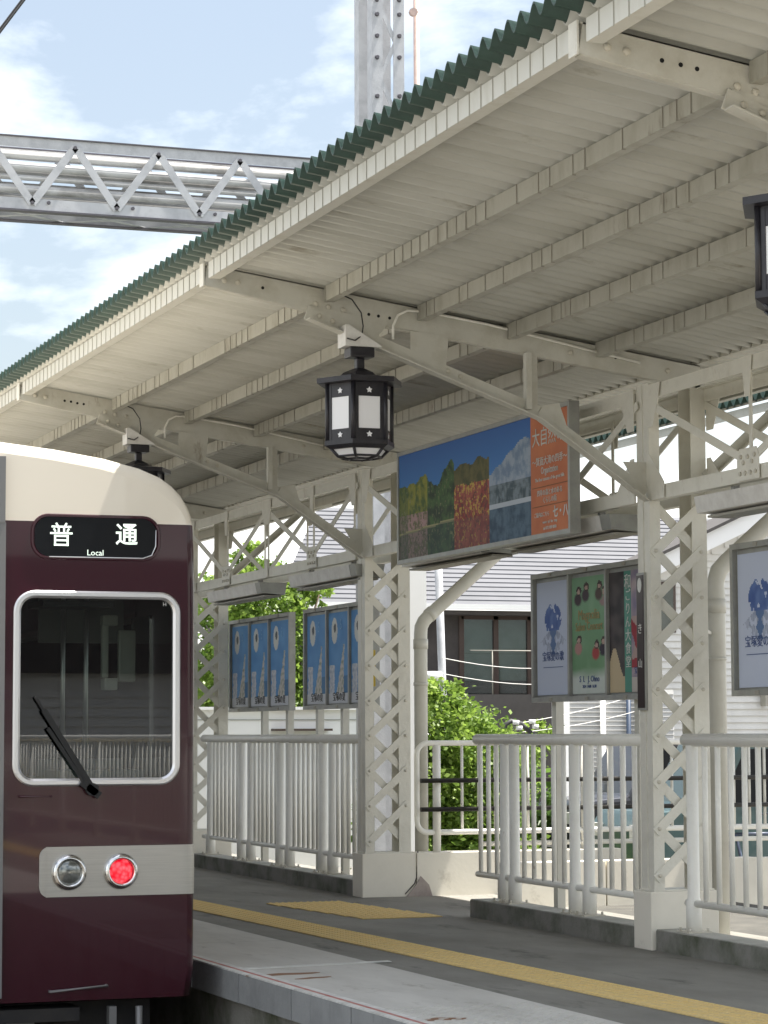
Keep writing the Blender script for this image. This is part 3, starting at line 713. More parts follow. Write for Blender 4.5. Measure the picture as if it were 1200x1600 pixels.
def board(y0, y1, label, fns, first_u=0, posts=()):
    z0, z1 = 1.512, 2.43
    t = thing('poster_board', label, 'poster board', (XB, (y0+y1)/2, 0), 'framed poster boards behind the railing')
    fw = .035; b = MB()
    b.box((XB-.02, y0, z0), (XB+.04, y0+fw, z1)); b.box((XB-.02, y1-fw, z0), (XB+.04, y1, z1)); b.box((XB-.02, y0+fw, z0), (XB+.04, y1-fw, z0+fw)); b.box((XB-.02, y0+fw, z1-fw), (XB+.04, y1-fw, z1))
    n = len(fns); L_ = (y1-y0-2*fw)
    for i in range(1, n): yy = y0+fw+L_*i/n; b.box((XB-.0185, yy-.014, z0+fw), (XB+.03, yy+.014, z1-fw))
    b.build('frame', M['frame'], t)
    MB().box((XB+.012, y0+fw, z0+fw), (XB+.03, y1-fw, z1-fw)).build('back_board', M['frame'], t)
    for i, fn in enumerate(fns):
        a1 = y1-fw-L_*i/n-.022; a0 = y1-fw-L_*(i+1)/n+.022
        a1 -= (0 if i == 0 else .0)
        printed('poster', a0, a1, z0+fw+.014, z1-fw-.03, XB+.004, 54, 90, fn, t)
        for z in (z0+fw/2, z1-fw/2): MB().box((XB-.026, (a0+a1)/2-.025, z-.012), (XB-.0202, (a0+a1)/2+.025, z+.012)).build('clip', M['hook'], t)
    for yy in posts: MB().box((XB+.041, yy-.035, .0), (XB+.10, yy+.035, 1.56)).build('post', M['pipe'], t)
    for yy in posts: pass
    return t
c = board(14.70, 16.61, 'board with white crest, green and dark posters, left of the near column', [crest, salon, bull], posts=(15.0, 16.35))
cx = XB+.001; INK = mat('blue_ink', (.07, .11, .26), .6); GOLD = mat('gold_ink', (.36, .27, .12), .6)
w3 = (1.91-.07)/3; yc = [16.61-.035-w3*(i+.5) for i in range(3)]
tt('宝塚愛の歌', .075, yc[0], 1.83, parent=c, mt=INK, x=cx, squeeze=1.0); MB().box((cx, yc[0]-.17, 1.755), (cx+.002, yc[0]+.17, 1.760)).build('ruled_line', INK, c)
tt('Magnolia', .10, yc[1], 2.10, parent=c, mt=GOLD, x=cx); tt('Salon Concert', .085, yc[1]-.0, 2.02, parent=c, mt=GOLD, x=cx, squeeze=.9)
tt('S  L   J. Ohno', .06, yc[1], 1.66, parent=c, mt=INK, x=cx); tt('2024  14:00  16:30', .03, yc[1], 1.61, parent=c, mt=INK, x=cx)
for i, ch in enumerate('和ごりん大食堂'): tt(ch, .11 if i == 0 else .085, yc[2]-.01, 2.285-.088*i, parent=c, mt=M['white'], x=cx)
tt('宝塚市', .05, yc[2]-.17, 1.70, parent=c, mt=INK, x=cx)
d = board(11.72, 13.55, 'board with a large white crest poster, cut by the right edge of the picture', [crest, bluep(3), salon], posts=(12.0,))
w3 = (1.83-.07)/3; yc0 = 13.55-.035-w3*.5
tt('宝塚愛の歌', .075, yc0, 1.83, parent=d, mt=INK, x=cx); MB().box((cx, yc0-.17, 1.755), (cx+.002, yc0+.17, 1.760)).build('ruled_line', INK, d)
b1 = board(20.0, 21.92, 'blue poster board left of the cracked plinth column, nearer of the two blue boards', [bluep(1), bluep(2), bluep(3)], posts=(20.35, 21.0, 21.7))
b2 = board(22.33, 24.35, 'farther blue poster board, next to the train', [bluep(4), bluep(5), bluep(6)], posts=(22.6, 23.4))
for bo, ya, yb in ((b1, 20.0, 21.92), (b2, 22.33, 24.35)):
    w3 = (yb-ya-.07)/3
    for i in range(3): yy = yb-.035-w3*(i+.5); tt('宝塚の夏', .085, yy, 1.615, parent=bo, mt=M['signblack'], x=cx); tt('5', .13, yy-.06, 2.25, parent=bo, mt=mat('pale_blue_ink', (.2, .4, .65)), x=cx)
# yellow notice and station sign plate on columns
b = MB(); b.box((6.93, YR(2)+.55, 1.68), (6.95, YR(2)+.66, 1.98)); b.box((6.90, YR(2)+.60, 1.98), (6.93, YR(2)+.62, 2.02)); tag(b.build('notice_strip', M['yellow'], None, loc=(6.9, YR(2)+.6, 1.7)), 'narrow yellow notice beside the column next to the blue posters', 'notice')
sgn = thing('station_sign_plate', 'narrow dark upright sign plate with a white oval on the near column', 'sign', (6.655, YR(1)+.085, 1.9))
MB().box((6.648, YR(1)+.055, 1.43), (6.664, YR(1)+.165, 2.265)).build('frame', M['frame'], sgn)
MB().box((6.644, YR(1)+.065, 1.445), (6.6478, YR(1)+.155, 2.25)).build('plate', M['darkplate'], sgn)
o_ = MB(); p_ = [(YR(1)+.11+.028*math.cos(a), 2.19+.045*math.sin(a)) for a in [k*math.pi/8 for k in range(16)]]; o_.prism(p_, 'x', 6.6415, 6.6435); o_.build('oval', M['white'], sgn)
for ch, z, sz in (('き', 1.92, .07), ('山', 1.71, .06)): textmesh('lettering', ch, sz, (6.642, YR(1)+.11, z), FACE_TRACK, M['white'], sgn)

# ------------------------------------------------------------------ railings
XR = 6.75
def railing(y0, y1, label, posts, bars, group='white railings along the back of the platform', endcap=True):
    t = thing('railing', label, 'railing', (XR, (y0+y1)/2, .13), group)
    MB().tube([(XR, y0, 1.25), (XR, y1, 1.25)], .038, 16).build('top_rail', M['rail'], t)
    MB().tube([(XR, y0, .295), (XR, y1, .295)], .022, 12).build('bottom_rail', M['rail'], t)
    for yy in posts:
        b = MB(); b.tube([(XR, yy, .125), (XR, yy, .30), (XR, yy, .33), (XR, yy, 1.22)], .043, 14, rr=[.047, .047, .037, .036]); p = b.build('post', M['rail'], t)
        b = MB(); b.box((XR-.075, yy-.075, .127), (XR+.075, yy+.075, .136))
        for dx in (-.06, .06):
            for dy in (-.06, .06): b.tube([(XR+dx, yy+dy, .134), (XR+dx, yy+dy, .155)], .008, 6)
        b.build('foot_plate', M['bolt'], p)
    for yy in bars: MB().tube([(XR, yy, .30), (XR, yy, 1.225)], .0165, 10).build('baluster', M['rail'], t)
def fill(posts, y0, y1, n):    # n balusters evenly in a gap
    return [y0+(y1-y0)*(i+1)/(n+1) for i in range(n)]
bars = [16.66, 16.51, 16.36]+fill(0, 15.03, 16.04, 5)+fill(0, 13.95, 14.81, 4)
railing(13.93, 16.72, 'white railing in the middle, between the low wall and the near column', [16.21, 16.04, 15.03, 14.81], bars)
bars = fill(0, 22.6, 23.66, 7)+fill(0, 21.4, 22.3, 6)+fill(0, 20.2, 21.13, 6)+fill(0, 19.13, 19.95, 5)
railing(19.12, 23.9, 'long white railing under the blue poster boards, beside the train', [23.66, 22.6, 22.3, 21.4, 21.13, 20.2, 19.95], bars)
bars = fill(0, 12.2, 13.34, 6)+fill(0, 11.1, 11.98, 5)+fill(0, 8.9, 10.88, 12)
railing(8.8, 13.42, 'white railing at the right edge of the picture, right of the near column', [13.34, 12.2, 11.98, 11.1, 10.88], bars)
railing(2.8, 8.3, 'nearest white railing, out of the frame on the right', [8.1, 6.9, 5.7, 4.5, 3.3], fill(0, 2.9, 8.0, 36))
railing(24.4, 29.0, 'farthest white railing, hidden behind the train', [28.8, 27.6, 26.4, 25.2], fill(0, 24.5, 28.7, 26))
# kerbs under the railings, cast in lengths
def kerb(y0, y1, cuts, label):
    t = thing('railing_kerb', label, 'kerb', (6.75, (y0+y1)/2, 0), 'concrete kerbs under the railings')
    ys = sorted([y0]+list(cuts)+[y1])
    for i in range(len(ys)-1):
        b = MB(); b.box((6.645, ys[i]+.004, -.004), (6.86, ys[i+1]-.004, .122)); o = b.build('kerb_block', M['concrete'], t, bevel=.006)
        b = MB(); b.box((6.650, ys[i]+.008, .122), (6.855, ys[i+1]-.008, .127)); b.build('kerb_top', M['kerbtop'], t)
kerb(13.92, 16.62, (16.2, 15.0), 'concrete kerb under the middle white railing')
kerb(19.12, 24.0, (20.6, 22.0), 'concrete kerb under the railing below the blue posters')
kerb(8.7, 13.64, (12.2, 11), 'concrete kerb under the railing at the right edge')
kerb(2.7, 8.45, (5,), 'concrete kerb under the nearest railing, out of frame')
kerb(24.3, 29.2, (26,), 'concrete kerb under the farthest railing, behind the train')

# ------------------------------------------------------------------ low wall, tube railing on it, downpipes
lw = thing('low_wall', 'low cream wall running right from the cracked plinth', 'wall', (8, 18.9, 0))
MB().box((7.09, 18.86, -.3), (8.90, 19.06, .345)).build('wall_panel', M['plinth'], lw, bevel=.006)
MB().box((7.20, 17.30, -.006), (8.02, 17.45, .335)).build('wall_panel', M['plinth'], lw, bevel=.006)
MB().box((8.03, 17.30, -.9), (9.3, 17.45, .335)).build('wall_panel', M['plinth'], lw, bevel=.006)
MB().box((9.26, 18.90, -1.3), (11.2, 19.06, .24)).build('wall_panel', M['plinth'], lw, bevel=.006)
MB().box((11.21, 18.90, -1.3), (14.0, 19.06, .24)).build('wall_panel', M['plinth'], lw, bevel=.006)
lw2 = thing('stair_wall', 'plain grey cream wall beyond the stairs behind the right railing', 'wall', (10.2, 16, -1))
MB().box((9.12, 17.2, -1.3), (9.30, 18.85, -.02)).build('wall_panel', M['plinth'], lw2)
tr = thing('tube_railing', 'white round-cornered tube railing with two dark handrails on the low wall', 'railing', (8.1, 18.96, .35))
def rtube(x0, x1, za, zb, r=.022):
    pts = []; rad = .09
    cs = [((x0+rad, zb-rad), 90, 180), ((x0+rad, za+rad), 180, 270)]
    pts.append((x1, 18.96, zb))
    for (c0, a0, a1) in cs:
        for i in range(6): a = R(a0+(a1-a0)*i/5); pts.append((c0[0]+rad*math.cos(a), 18.96, c0[1]+rad*math.sin(a)))
    pts.append((x1, 18.96, za)); return MB().tube(pts, r, 12)
rtube(7.13, 13.8, .50, 1.215).build('frame_tube', M['rail'], tr)
MB().tube([(7.3, 18.96, .345), (7.3, 18.96, 1.20)], .033, 12).build('post', M['rail'], tr)
for x in (8.6, 9.9, 11.2, 12.5): MB().tube([(x, 18.96, .24), (x, 18.96, 1.20)], .026, 12).build('post', M['rail'], tr)
x = 7.52
while x < 13.7: MB().tube([(x, 18.96, .50), (x, 18.96, 1.20)], .0125, 8).build('baluster', M['rail'], tr); x += .145
for z in (.915, .685): MB().tube([(7.14, 18.90, z), (13.8, 18.90, z)], .019, 10).build('handrail', M['darkbar'], tr)
MB().tube([(7.7, 18.96, .40), (13.8, 18.96, .40)], .02, 10).build('kick_rail', M['rail'], tr)
def pipe(name, label, pts, r, clips=()):
    t = thing(name, label, 'downpipe', pts[0], 'cream downpipes behind the columns')
    MB().tube(pts, r, 16).build('pipe', M['pipe'], t)
    for (p, q) in clips: MB().tube([p, q], r*1.1, 16).build('collar', M['pipe'], t)
yp = 19.15
pipe('downpipe', 'cream downpipe bending up to the right beside the cracked plinth column', [(7.24, yp, -.3), (7.24, yp, 2.10), (7.245, yp, 2.16), (7.27, yp, 2.21), (7.31, yp, 2.25), (8.0, yp, 2.84), (8.3, yp, 3.3)], .055,
     [((7.24, yp, 1.98), (7.24, yp, 2.06)), ((7.24, yp, 1.68), (7.24, yp, 1.71)), ((7.31, yp, 2.25), (7.35, yp, 2.285))])
yp = 14.25
pipe('downpipe', 'cream downpipe with an elbow right of the near column, partly behind the right poster board', [(7.40, yp, -.2), (7.40, yp, 2.15), (7.395, yp, 2.24), (7.42, yp, 2.32), (7.48, yp, 2.38), (8.1, yp, 2.9), (8.5, yp, 3.5)], .056,
     [((7.40, yp, 2.05), (7.40, yp, 2.14)), ((7.40, yp, 1.75), (7.40, yp, 1.77))])
b = MB(); b.tube([(7.55, 13.9, .20), (8.1, 13.6, -.10), (8.5, 13.4, -.35)], .05, 14); tag(b.build('drain_pipe', M['pipe'], None, loc=(7.7, 13.9, .1)), 'sloping cream drain pipe low behind the right railing', 'pipe')
MB  # (no-op)
b = MB(); b.bar((7.08, YR(1)+.1, 1.92-.0), (7.36, yp, 1.92), .01, .02); tag(b.build('pipe_bracket', M['pipe'], None, loc=(7.2, YR(1)+.1, 1.92)), 'thin bracket holding the downpipe to the near column', 'bracket')

# ------------------------------------------------------------------ second canopy beyond, with green edge
c2 = thing('far_canopy', 'second canopy with a green roof edge, seen through the girder beyond the platform', 'canopy', (10.07, 15, 3.9))
for i in range(3):
    y0 = 8+S*i; y1 = y0+S
    corrug(9.98, 12.2, y0, y1, lambda x: 4.08+.275*(x-10.07), .03, .13, thick=.008).build('roof_sheet', M['green'], c2, fix=False)
    corrug(10.06, 12.2, y0, y1, lambda x: 4.06+.275*(x-10.07), .02, .13).build('lining_sheet', M['lining'], c2, fix=False)
    MB().box((10.07, y0+.01, 3.97), (10.09, y1-.01, 4.04)).build('fascia_angle', M['fascia'], c2)
    b = MB(); b.box((11.1, y0, -1.3), (11.35, y0+.2, 4.2)); b.build('post', M['steel'], c2)
    b = MB(); b.bar((10.1, y0+.1, 4.0), (12.1, y0+.1, 4.53), .06, .08); b.build('rafter', M['steel'], c2)
    b = MB(); b.bar((10.4, y0+.1, 4.02), (11.15, y0+.1, 3.3), .05, .07); b.build('strut', M['steel'], c2)

# ------------------------------------------------------------------ train
YT = 13.41
train = thing('train', 'maroon commuter train with an ivory roof edge standing at the platform', 'train', (2.345, YT, -1))
CXT = 2.345; HW = 1.397
half = [(HW-.02, -.13), (HW, .0), (HW, 1.02), (HW, 1.98), (HW-.004, 2.30), (HW-.010, 2.455), (HW-.022, 2.51), (HW-.045, 2.565), (HW-.08, 2.62), (HW-.13, 2.672), (HW-.20, 2.72), (HW-.32, 2.767), (HW-.52, 2.815), (HW-.80, 2.857), (HW-1.1, 2.888), (0, 2.90)]
outline = [(CXT+x, z) for x, z in half]+[(CXT-x, z) for x, z in half[:-1][::-1]]
def sect(ins):
    r = []
    for x, z in outline:
        w = max(0, min(1, (z-2.47)/.2)); zz = z-ins*1.3*w if z > 1 else z; r.append((CXT+(x-CXT)*(1-ins/HW), zz))
    return r
def zsnap(o): return o
secs = [(.050, YT), (.030, YT+.006), (.014, YT+.020), (.004, YT+.038), (0, YT+.06), (0, YT+1.05), (0, YT+1.75)]
yy = YT+2.2
while yy < 31.5: secs += [(0, yy), (0, yy+1.0)]; yy += 1.45
secs.append((0, 32.4))
b = MB(); n = len(outline); b.sm = True
for ins, y in secs:
    for x, z in sect(ins): b.v.append((x, y, z))
for i in range(len(secs)-1):
    for j in range(n):
        z0 = outline[j][1]; z1 = outline[(j+1) % n][1]; zm = (z0+z1)/2
        if i >= 5 and i % 2 == 1 and 1.02 <= zm <= 1.98: continue
        if j == n-1: b.cur = 2
        else: b.cur = 1 if zm > 2.45 else 0
        q = i*n; b.face([q+j, q+(j+1) % n, q+n+(j+1) % n, q+n+j])
b.face([(len(secs)-1)*n+j for j in range(n)])
body = b.build('body', [M['maroon'], M['cream'], M['dark']], train)
# front sheet with window holes
def rrect(x0, x1, z0, z1, r, n=6):
    p = []
    for cx, cz, a in ((x1-r, z1-r, 0), (x0+r, z1-r, 90), (x0+r, z0+r, 180), (x1-r, z0+r, 270)):
        for i in range(n+1): t = R(a+90*i/n); p.append((cx+r*math.cos(t), cz+r*math.sin(t)))
    return p
def sheet(name, outer, holes, y, m, parent, zok=None):
    bm = bmesh.new(); off = Vector(parent.location); 
    for loop in [outer]+holes:
        vs = [bm.verts.new((x-off.x, y-off.y, z-off.z)) for x, z in loop]
        for i in range(len(vs)): bm.edges.new((vs[i], vs[(i+1) % len(vs)]))
    bmesh.ops.triangle_fill(bm, edges=bm.edges[:], use_beauty=True)
    for f in bm.faces:
        if f.normal.y > 0: f.normal_flip()
    me = bpy.data.meshes.new(name); bm.to_mesh(me); bm.free(); me.materials.append(m); o = bpy.data.objects.new(name, me); COL.objects.link(o); o.parent = parent; return o
fo = sect(.050)
ZC = 2.4551
lower = [p for p in fo if p[1] < ZC]; upper = [p for p in fo if p[1] >= ZC]
def xat(z, side):
    best = None
    for i in range(len(fo)):
        a, c = fo[i], fo[(i+1) % len(fo)]
        if (a[1]-z)*(c[1]-z) <= 0 and a[1] != c[1]:
            x = a[0]+(c[0]-a[0])*(z-a[1])/(c[1]-a[1])
            if (x-CXT)*side > 0: return x
nl = len([p for p in fo if p[1] < ZC and p[0] > CXT])
R_low = [p for p in fo if p[1] < ZC and p[0] > CXT]; L_low = [p for p in fo if p[1] < ZC and p[0] < CXT]
lo = R_low+[(xat(ZC, 1), ZC), (xat(ZC, -1), ZC)]+L_low
WX0, WX1, WZ0, WZ1 = 2.752, 3.612, 1.050, 2.055
win = rrect(WX0, WX1, WZ0, WZ1, .09); winL = rrect(2*CXT-WX1, 2*CXT-WX0, WZ0, WZ1, .09)
sheet('front_sheet', lo, [win, winL], YT-.0005, M['maroon'], train)
up = [(xat(ZC, 1), ZC)]+upper+[(xat(ZC, -1), ZC)]
sheet('front_roof_sheet', up, [], YT-.0005, M['cream'], train)
# fairing line of ivory round body corner is body itself; window frames
def ring(name, x0, x1, z0, z1, r, w, y0, y1, m, parent):
    a = rrect(x0, x1, z0, z1, r, 8); c = rrect(x0+w, x1-w, z0+w, z1-w, max(.01, r-w), 8); b = MB(); b.sm = False; n = len(a)
    for loop, yy in ((a, y1), (a, y0+.006), ([(p[0]*.8+q[0]*.2, p[1]*.8+q[1]*.2) for p, q in zip(a, c)], y0), ([(p[0]*.3+q[0]*.7, p[1]*.3+q[1]*.7) for p, q in zip(a, c)], y0), (c, y0+.01), (c, y1)):
        for p in loop: b.v.append((p[0], yy, p[1]))
    for i in range(5):
        for j in range(n): b.face([i*n+j, i*n+(j+1) % n, i*n+n+(j+1) % n, i*n+n+j])
    return b.build(name, m, parent)
for (a, c) in ((WX0, WX1), (2*CXT-WX1, 2*CXT-WX0)):
    wf = ring('windscreen_frame', a-.036, c+.034, WZ0-.030, WZ1+.022, .115, .040, YT-.016, YT+.02, M['alu'], train)
    b = MB(); p = rrect(a-.002, c+.002, WZ0, WZ1, .085, 6); b.v = [(x, YT+.004, z) for x, z in p]; b.face(list(range(len(p)))); b.build('windscreen_glass', M['glass'], wf)
# gangway door and frame in the middle
b = MB(); b.box((2.03, YT-.035, -.10), (2.09, YT+.0, 2.44)); b.box((2.60, YT-.035, -.10), (2.665, YT+.0, 2.44)); b.box((2.09, YT-.035, 2.38), (2.60, YT, 2.44)); b.build('gangway_frame', M['gangway'], train)
b = MB(); b.box((2.09, YT-.012, -.1), (2.60, YT-.001, 2.38)); dr = b.build('gangway_door', M['maroon'], train)
ring('door_window_frame', 2.17, 2.52, 1.1, 2.05, .06, .03, YT-.022, YT-.011, M['alu'], dr)
b = MB(); b.box((2.19, YT-.014, 1.12), (2.50, YT-.0125, 2.03)); b.build('door_glass', M['signblack'], dr)
# upper grey post above gangway (dark gap beside roof)
MB().box((2.605, YT-.04, 2.44), (2.66, YT, 2.80)).build('gangway_top_post', M['gangway'], train); MB().box((2.03, YT-.04, 2.44), (2.085, YT, 2.80)).build('gangway_top_post', M['gangway'], train)
# destination sign
for sx in (1, -1):
    X = (lambda v: v) if sx == 1 else (lambda v: 2*CXT-v)
    xs = sorted((X(2.828), X(3.512)))
    sg = ring('sign_frame', xs[0]-.022, xs[1]+.022, 2.246, 2.498, .10, .022, YT-.008, YT+.0, M['maroon'], train)
    b = MB(); b.prism(rrect(xs[0], xs[1], 2.262, 2.482, .085, 6), 'y', YT-.006, YT-.001); b.build('destination_blind', M['signblack'], sg)
    b = MB(); b.tube([(xs[0]+.08, YT-.010, 2.262), (xs[1]-.08, YT-.010, 2.262), (xs[1]-.03, YT-.010, 2.28), (xs[1]-.008, YT-.010, 2.33), (xs[1]-.006, YT-.010, 2.42)], .0035, 6); b.build('chrome_lip', M['alu'], sg)
    if sx == 1:
        b = MB(); G = lambda u, v: (2.975-.062+.124*u, YT-.0075, 2.385-.062+.124*v)
        for (a0, a1, c0, c1) in ((.06, .84, .94, .84), (.0, .55, 1, .55), (.38, .84, .38, .55), (.62, .84, .62, .55), (.16, .76, .24, .62), (.84, .76, .76, .62), (.26, 1.0, .34, .88), (.74, 1.0, .66, .88), (.22, .46, .22, .0), (.78, .46, .78, .0), (.18, .43, .82, .43), (.22, .24, .78, .24), (.18, .04, .82, .04)):
            b.bar(G(a0, a1), G(c0, c1), .0105, .0022, up=(0, 1, 0))
        b.build('lettering', M['signtext'], sg)
        textmesh('lettering', '通', .128, (3.34, YT-.0068, 2.385), FACE_CAM, M['signtext'], sg, bold=.0018)
        textmesh('lettering', 'Local', .045, (3.165, YT-.0068, 2.287), FACE_CAM, M['signtext'], sg)
    # light band, wrapping the corner
    pts = [(2.905, YT-.006), (3.40, YT-.006), (3.66, YT-.006), (3.692, YT-.005), (3.715, YT+.001), (3.731, YT+.016), (3.742, YT+.036), (3.746, YT+.06)]
    b = MB(); b.sm = True
    for (px, py) in pts:
        for z in (.424, .693): b.v.append((X(px), py, z))
    for i in range(len(pts)-1): b.face([2*i, 2*i+2, 2*i+3, 2*i+1])
    bd = b.build('light_band', M['silver'], train, fix=False)
    b = MB(); q = rrect(2.868, 3.0, .424, .693, .055, 6); q = [(min(x, 2.906), z) for x, z in q]; q2 = []
    for p in q:
        if not q2 or (abs(p[0]-q2[-1][0])+abs(p[1]-q2[-1][1])) > 1e-5: q2.append(p)
    b.prism([(X(x), z) for x, z in q2], 'y', YT-.006, YT-.0008); b.build('light_band_end', M['silver'], train)
    for (lx, lm, nm) in ((3.031, M['headglass'], 'headlight'), (3.318, M['tail'], 'tail_light')):
        b = MB(); b.sm = True; b.ngon_rings((X(lx), YT-.006, .556), [(.098, 0), (.093, .02), (.078, .034), (.068, .030), (.066, .018)], 28, axis='y', caps=False); hl = b.build(nm, M['chrome'], train)
        b = MB(); b.sm = True; rr_ = .066 if nm == 'headlight' else .056
        b.ngon_rings((X(lx), YT-.018, .556), [(rr_+.008, 0), (rr_, .010), (rr_*.72, .018), (rr_*.35, .023), (.004, .024)], 24, axis='y'); b.build('lens', lm, hl)
# wiper, handle, step bar
b = MB(); b.bar((2.88, YT-.030, 1.43), (3.155, YT-.035, 1.00), .018, .03); b.bar((2.905, YT-.028, 1.33), (3.13, YT-.035, 1.00), .014, .020)
w = b.build('wiper', M['rubber'], train)
b = MB(); b.bar((2.835, YT-.022, 1.50), (3.0, YT-.022, 1.24), .016, .014); b.build('wiper_blade', M['rubber'], w)
b = MB(); b.tube([(3.15, YT-.001, 1.0), (3.15, YT-.045, 1.0)], .035, 12); b.bar((3.09, YT-.03, 1.04), (3.19, YT-.03, .965), .03, .04); b.build('wiper_pivot', M['rubber'], w)
b = MB(); b.tube([(2.76, YT-.001, .965), (2.76, YT-.03, .965), (2.93, YT-.03, .965), (2.93, YT-.001, .965)], .007, 8); b.build('grab_handle', M['maroon'], train)
b = MB(); b.tube([(2.93, YT+.0, -.075), (2.93, YT-.03, -.075), (3.24, YT-.03, -.055), (3.24, YT, -.055)], .008, 8); b.build('step_bar', M['gangway'], train)
# cab interior
b = MB(); b.box((1.0, YT+1.5, -.1), (2.0, YT+1.55, 2.5)); b.box((2.75, YT+1.5, -.1), (2.95, YT+1.55, 2.5)); b.box((3.18, YT+1.5, -.1), (3.7, YT+1.55, 1.15)); b.box((3.18, YT+1.5, 1.85), (3.7, YT+1.55, 2.5))
b.box((2.0, YT+1.5, 2.15), (3.18, YT+1.55, 2.5)); b.box((2.0, YT+1.5, -.1), (3.18, YT+1.55, 1.05)); b.build('cab_partition', M['cab'], train)
b = MB(); b.box((1.05, YT+.06, .2), (3.65, YT+.55, 1.0)); b.box((3.0, YT+.2, 1.0), (3.5, YT+.5, 1.10)); b.build('driving_desk', M['cab'], train)
b = MB(); b.box((1.1, YT+.2, -.12), (3.6, 32.2, -.05)); b.build('floor', M['cab'], train)
b = MB(); b.box((1.05, YT+.2, 2.5), (3.6, 32.2, 2.53)); b.build('ceiling', M['cab'], train)
b = MB()
for x in (2.86, 3.28, 3.42): b.tube([(x, YT+1.3, 1.0), (x, YT+1.3, 2.3)], .014, 8)
b.build('grab_pole', M['alu'], train)
b = MB(); b.box((3.39, YT+.7, 1.55), (3.47, YT+.8, 1.62)); b.box((3.37, YT+.68, 1.62), (3.41, YT+.72, 1.95)); b.box((3.37, YT+.66, 1.92), (3.46, YT+.74, 1.98)); b.box((3.5, YT+.8, 1.6), (3.6, YT+.85, 1.9)); b.build('telephone', M['cablight'], train, bevel=.01)
b = MB(); b.box((2.9, YT+.1, 2.0), (3.3, YT+.5, 2.03)); b.build('sun_visor', M['signblack'], train)
textmesh('lettering', 'H', .03, (3.56, YT+.003, 2.01), FACE_CAM, M['white'], train)
# underframe and coupler, further coach windows glazed
b = MB(); b.box((1.15, YT+.25, -.55), (3.55, 32, -.16)); b.box((1.5, YT+.02, -.24), (3.1, YT+.25, -.17)); b.box((2.2, YT-.35, -.6), (2.48, YT+.4, -.3)); b.build('underframe', M['dark'], train)
b = MB(); b.box((2.72, YT+.05, -.60), (2.86, YT+.12, -.2)); b.build('skirt_bracket', M['gangway'], train); b = MB(); b.box((3.26, YT+.0, -.45), (3.30, YT+.06, -.17)); b.build('skirt_bracket', M['gangway'], train); b = MB(); b.tube([(3.42, YT-.02, -.17), (3.42, YT-.02, -.28), (3.44, YT-.06, -.32)], .02, 8); b.build('air_hose', M['gangway'], train)
for yy in (YT+2.5, YT+4.6, 28, 30.1):
    for x in (1.8, 2.9): b = MB(); b.tube([(x-.06, yy, -.56), (x+.06, yy, -.56)], .42, 24); b.build('wheel', M['dark'], train)
b = MB(); b.box((CXT+HW-.012, YT+1, 1.0), (CXT+HW-.008, 32, 2.0)); b.box((CXT-HW+.008, YT+1, 1.0), (CXT-HW+.012, 32, 2.0)); b.build('side_glass', M['winglass'], train)

# ------------------------------------------------------------------ gantry and masts
YG = 26.5
g = thing('overhead_gantry', 'pale grey lattice gantry beam crossing the sky at the left, carrying pipes', 'gantry', (5, YG, 7))
b = MB()
for yy in (YG, YG+.62):
    b.box((-6, yy, 6.975), (9.75, yy+.01, 7.10)); b.box((-6, yy, 7.66), (9.75, yy+.01, 7.77))
b.build('chord', M['galv'], g)
b = MB(); b.box((-6, YG-.02, 7.771), (9.75, YG+.06, 7.785)); b.box((-6, YG-.02, 6.955), (9.75, YG+.10, 6.974)); b.box((-6, YG+.55, 6.955), (9.75, YG+.64, 6.974)); b.box((-6, YG+.55, 7.771), (9.75, YG+.64, 7.785)); b.build('flange', M['galvdark'], g)
px = 1.52+.935/2*0; x0 = 5.53-.94*12; i = 0
x = 5.53-.94*12
while x < 9.5:
    # "V" pair: down from top to bottom, then up
    for yy in (YG-.012, YG+.63):
        b = MB(); b.bar((x-.47, yy, 7.70), (x, yy, 7.04), .009, .085, up=(0, 0, 1)); b.build('diagonal', M['galv'], g)
        b = MB(); b.bar((x, yy, 7.04), (x+.47, yy, 7.70), .009, .085, up=(0, 0, 1)); b.build('diagonal', M['galv'], g)
    b = MB()
    for (dx, z) in ((0, 7.05), (-.47, 7.69), (.18, 7.06)): b.ngon_rings((x+dx, YG-.017, z), [(.022, 0), (.018, .02)], 8, axis='y')
    b.build('bolt', M['galvdark'], g, kind='stuff')
    b = MB(); b.bar((x-.47, YG+.02, 6.985), (x+.47, YG+.6, 6.985), .05, .01); b.bar((x-.47, YG+.6, 6.98), (x+.47, YG+.02, 6.98), .05, .01); b.build('bottom_bracing', M['galv'], g)
    x += .94
for (yy, z, r) in ((YG+.12, 7.22, .05), (YG+.16, 7.36, .033), (YG+.12, 7.47, .05), (YG+.14, 7.60, .045), (YG+.3, 7.17, .05), (YG+.3, 7.45, .06), (YG+.34, 7.29, .05)):
    b = MB(); b.tube([(-6, yy, z), (9.7, yy, z)], r, 12); b.build('pipe', M['galvpipe'], g)
b = MB(); b.box((-6, YG+.2, 7.66), (9.7, YG+.5, 7.68)); b.build('cover_plate', M['galvpipe'], g)
ms = thing('lattice_mast', 'pale grey lattice mast rising above the canopy roof', 'mast', (9.53, YG, -1.3))
for (x, yy) in ((9.37, YG-.25), (9.76, YG-.25), (9.37, YG+.2), (9.76, YG+.2)):
    b = MB(); sx = 1 if x < 9.5 else -1
    b.box((x if sx == 1 else x-.13, yy, -1.3), (x+.13 if sx == 1 else x, yy+.012, 11.5)); b.box((x, yy+.012, -1.3), (x+sx*.012, yy+.16, 11.5)); b.build('leg', M['galv'], ms)
z = 6.2; sgn_ = 1
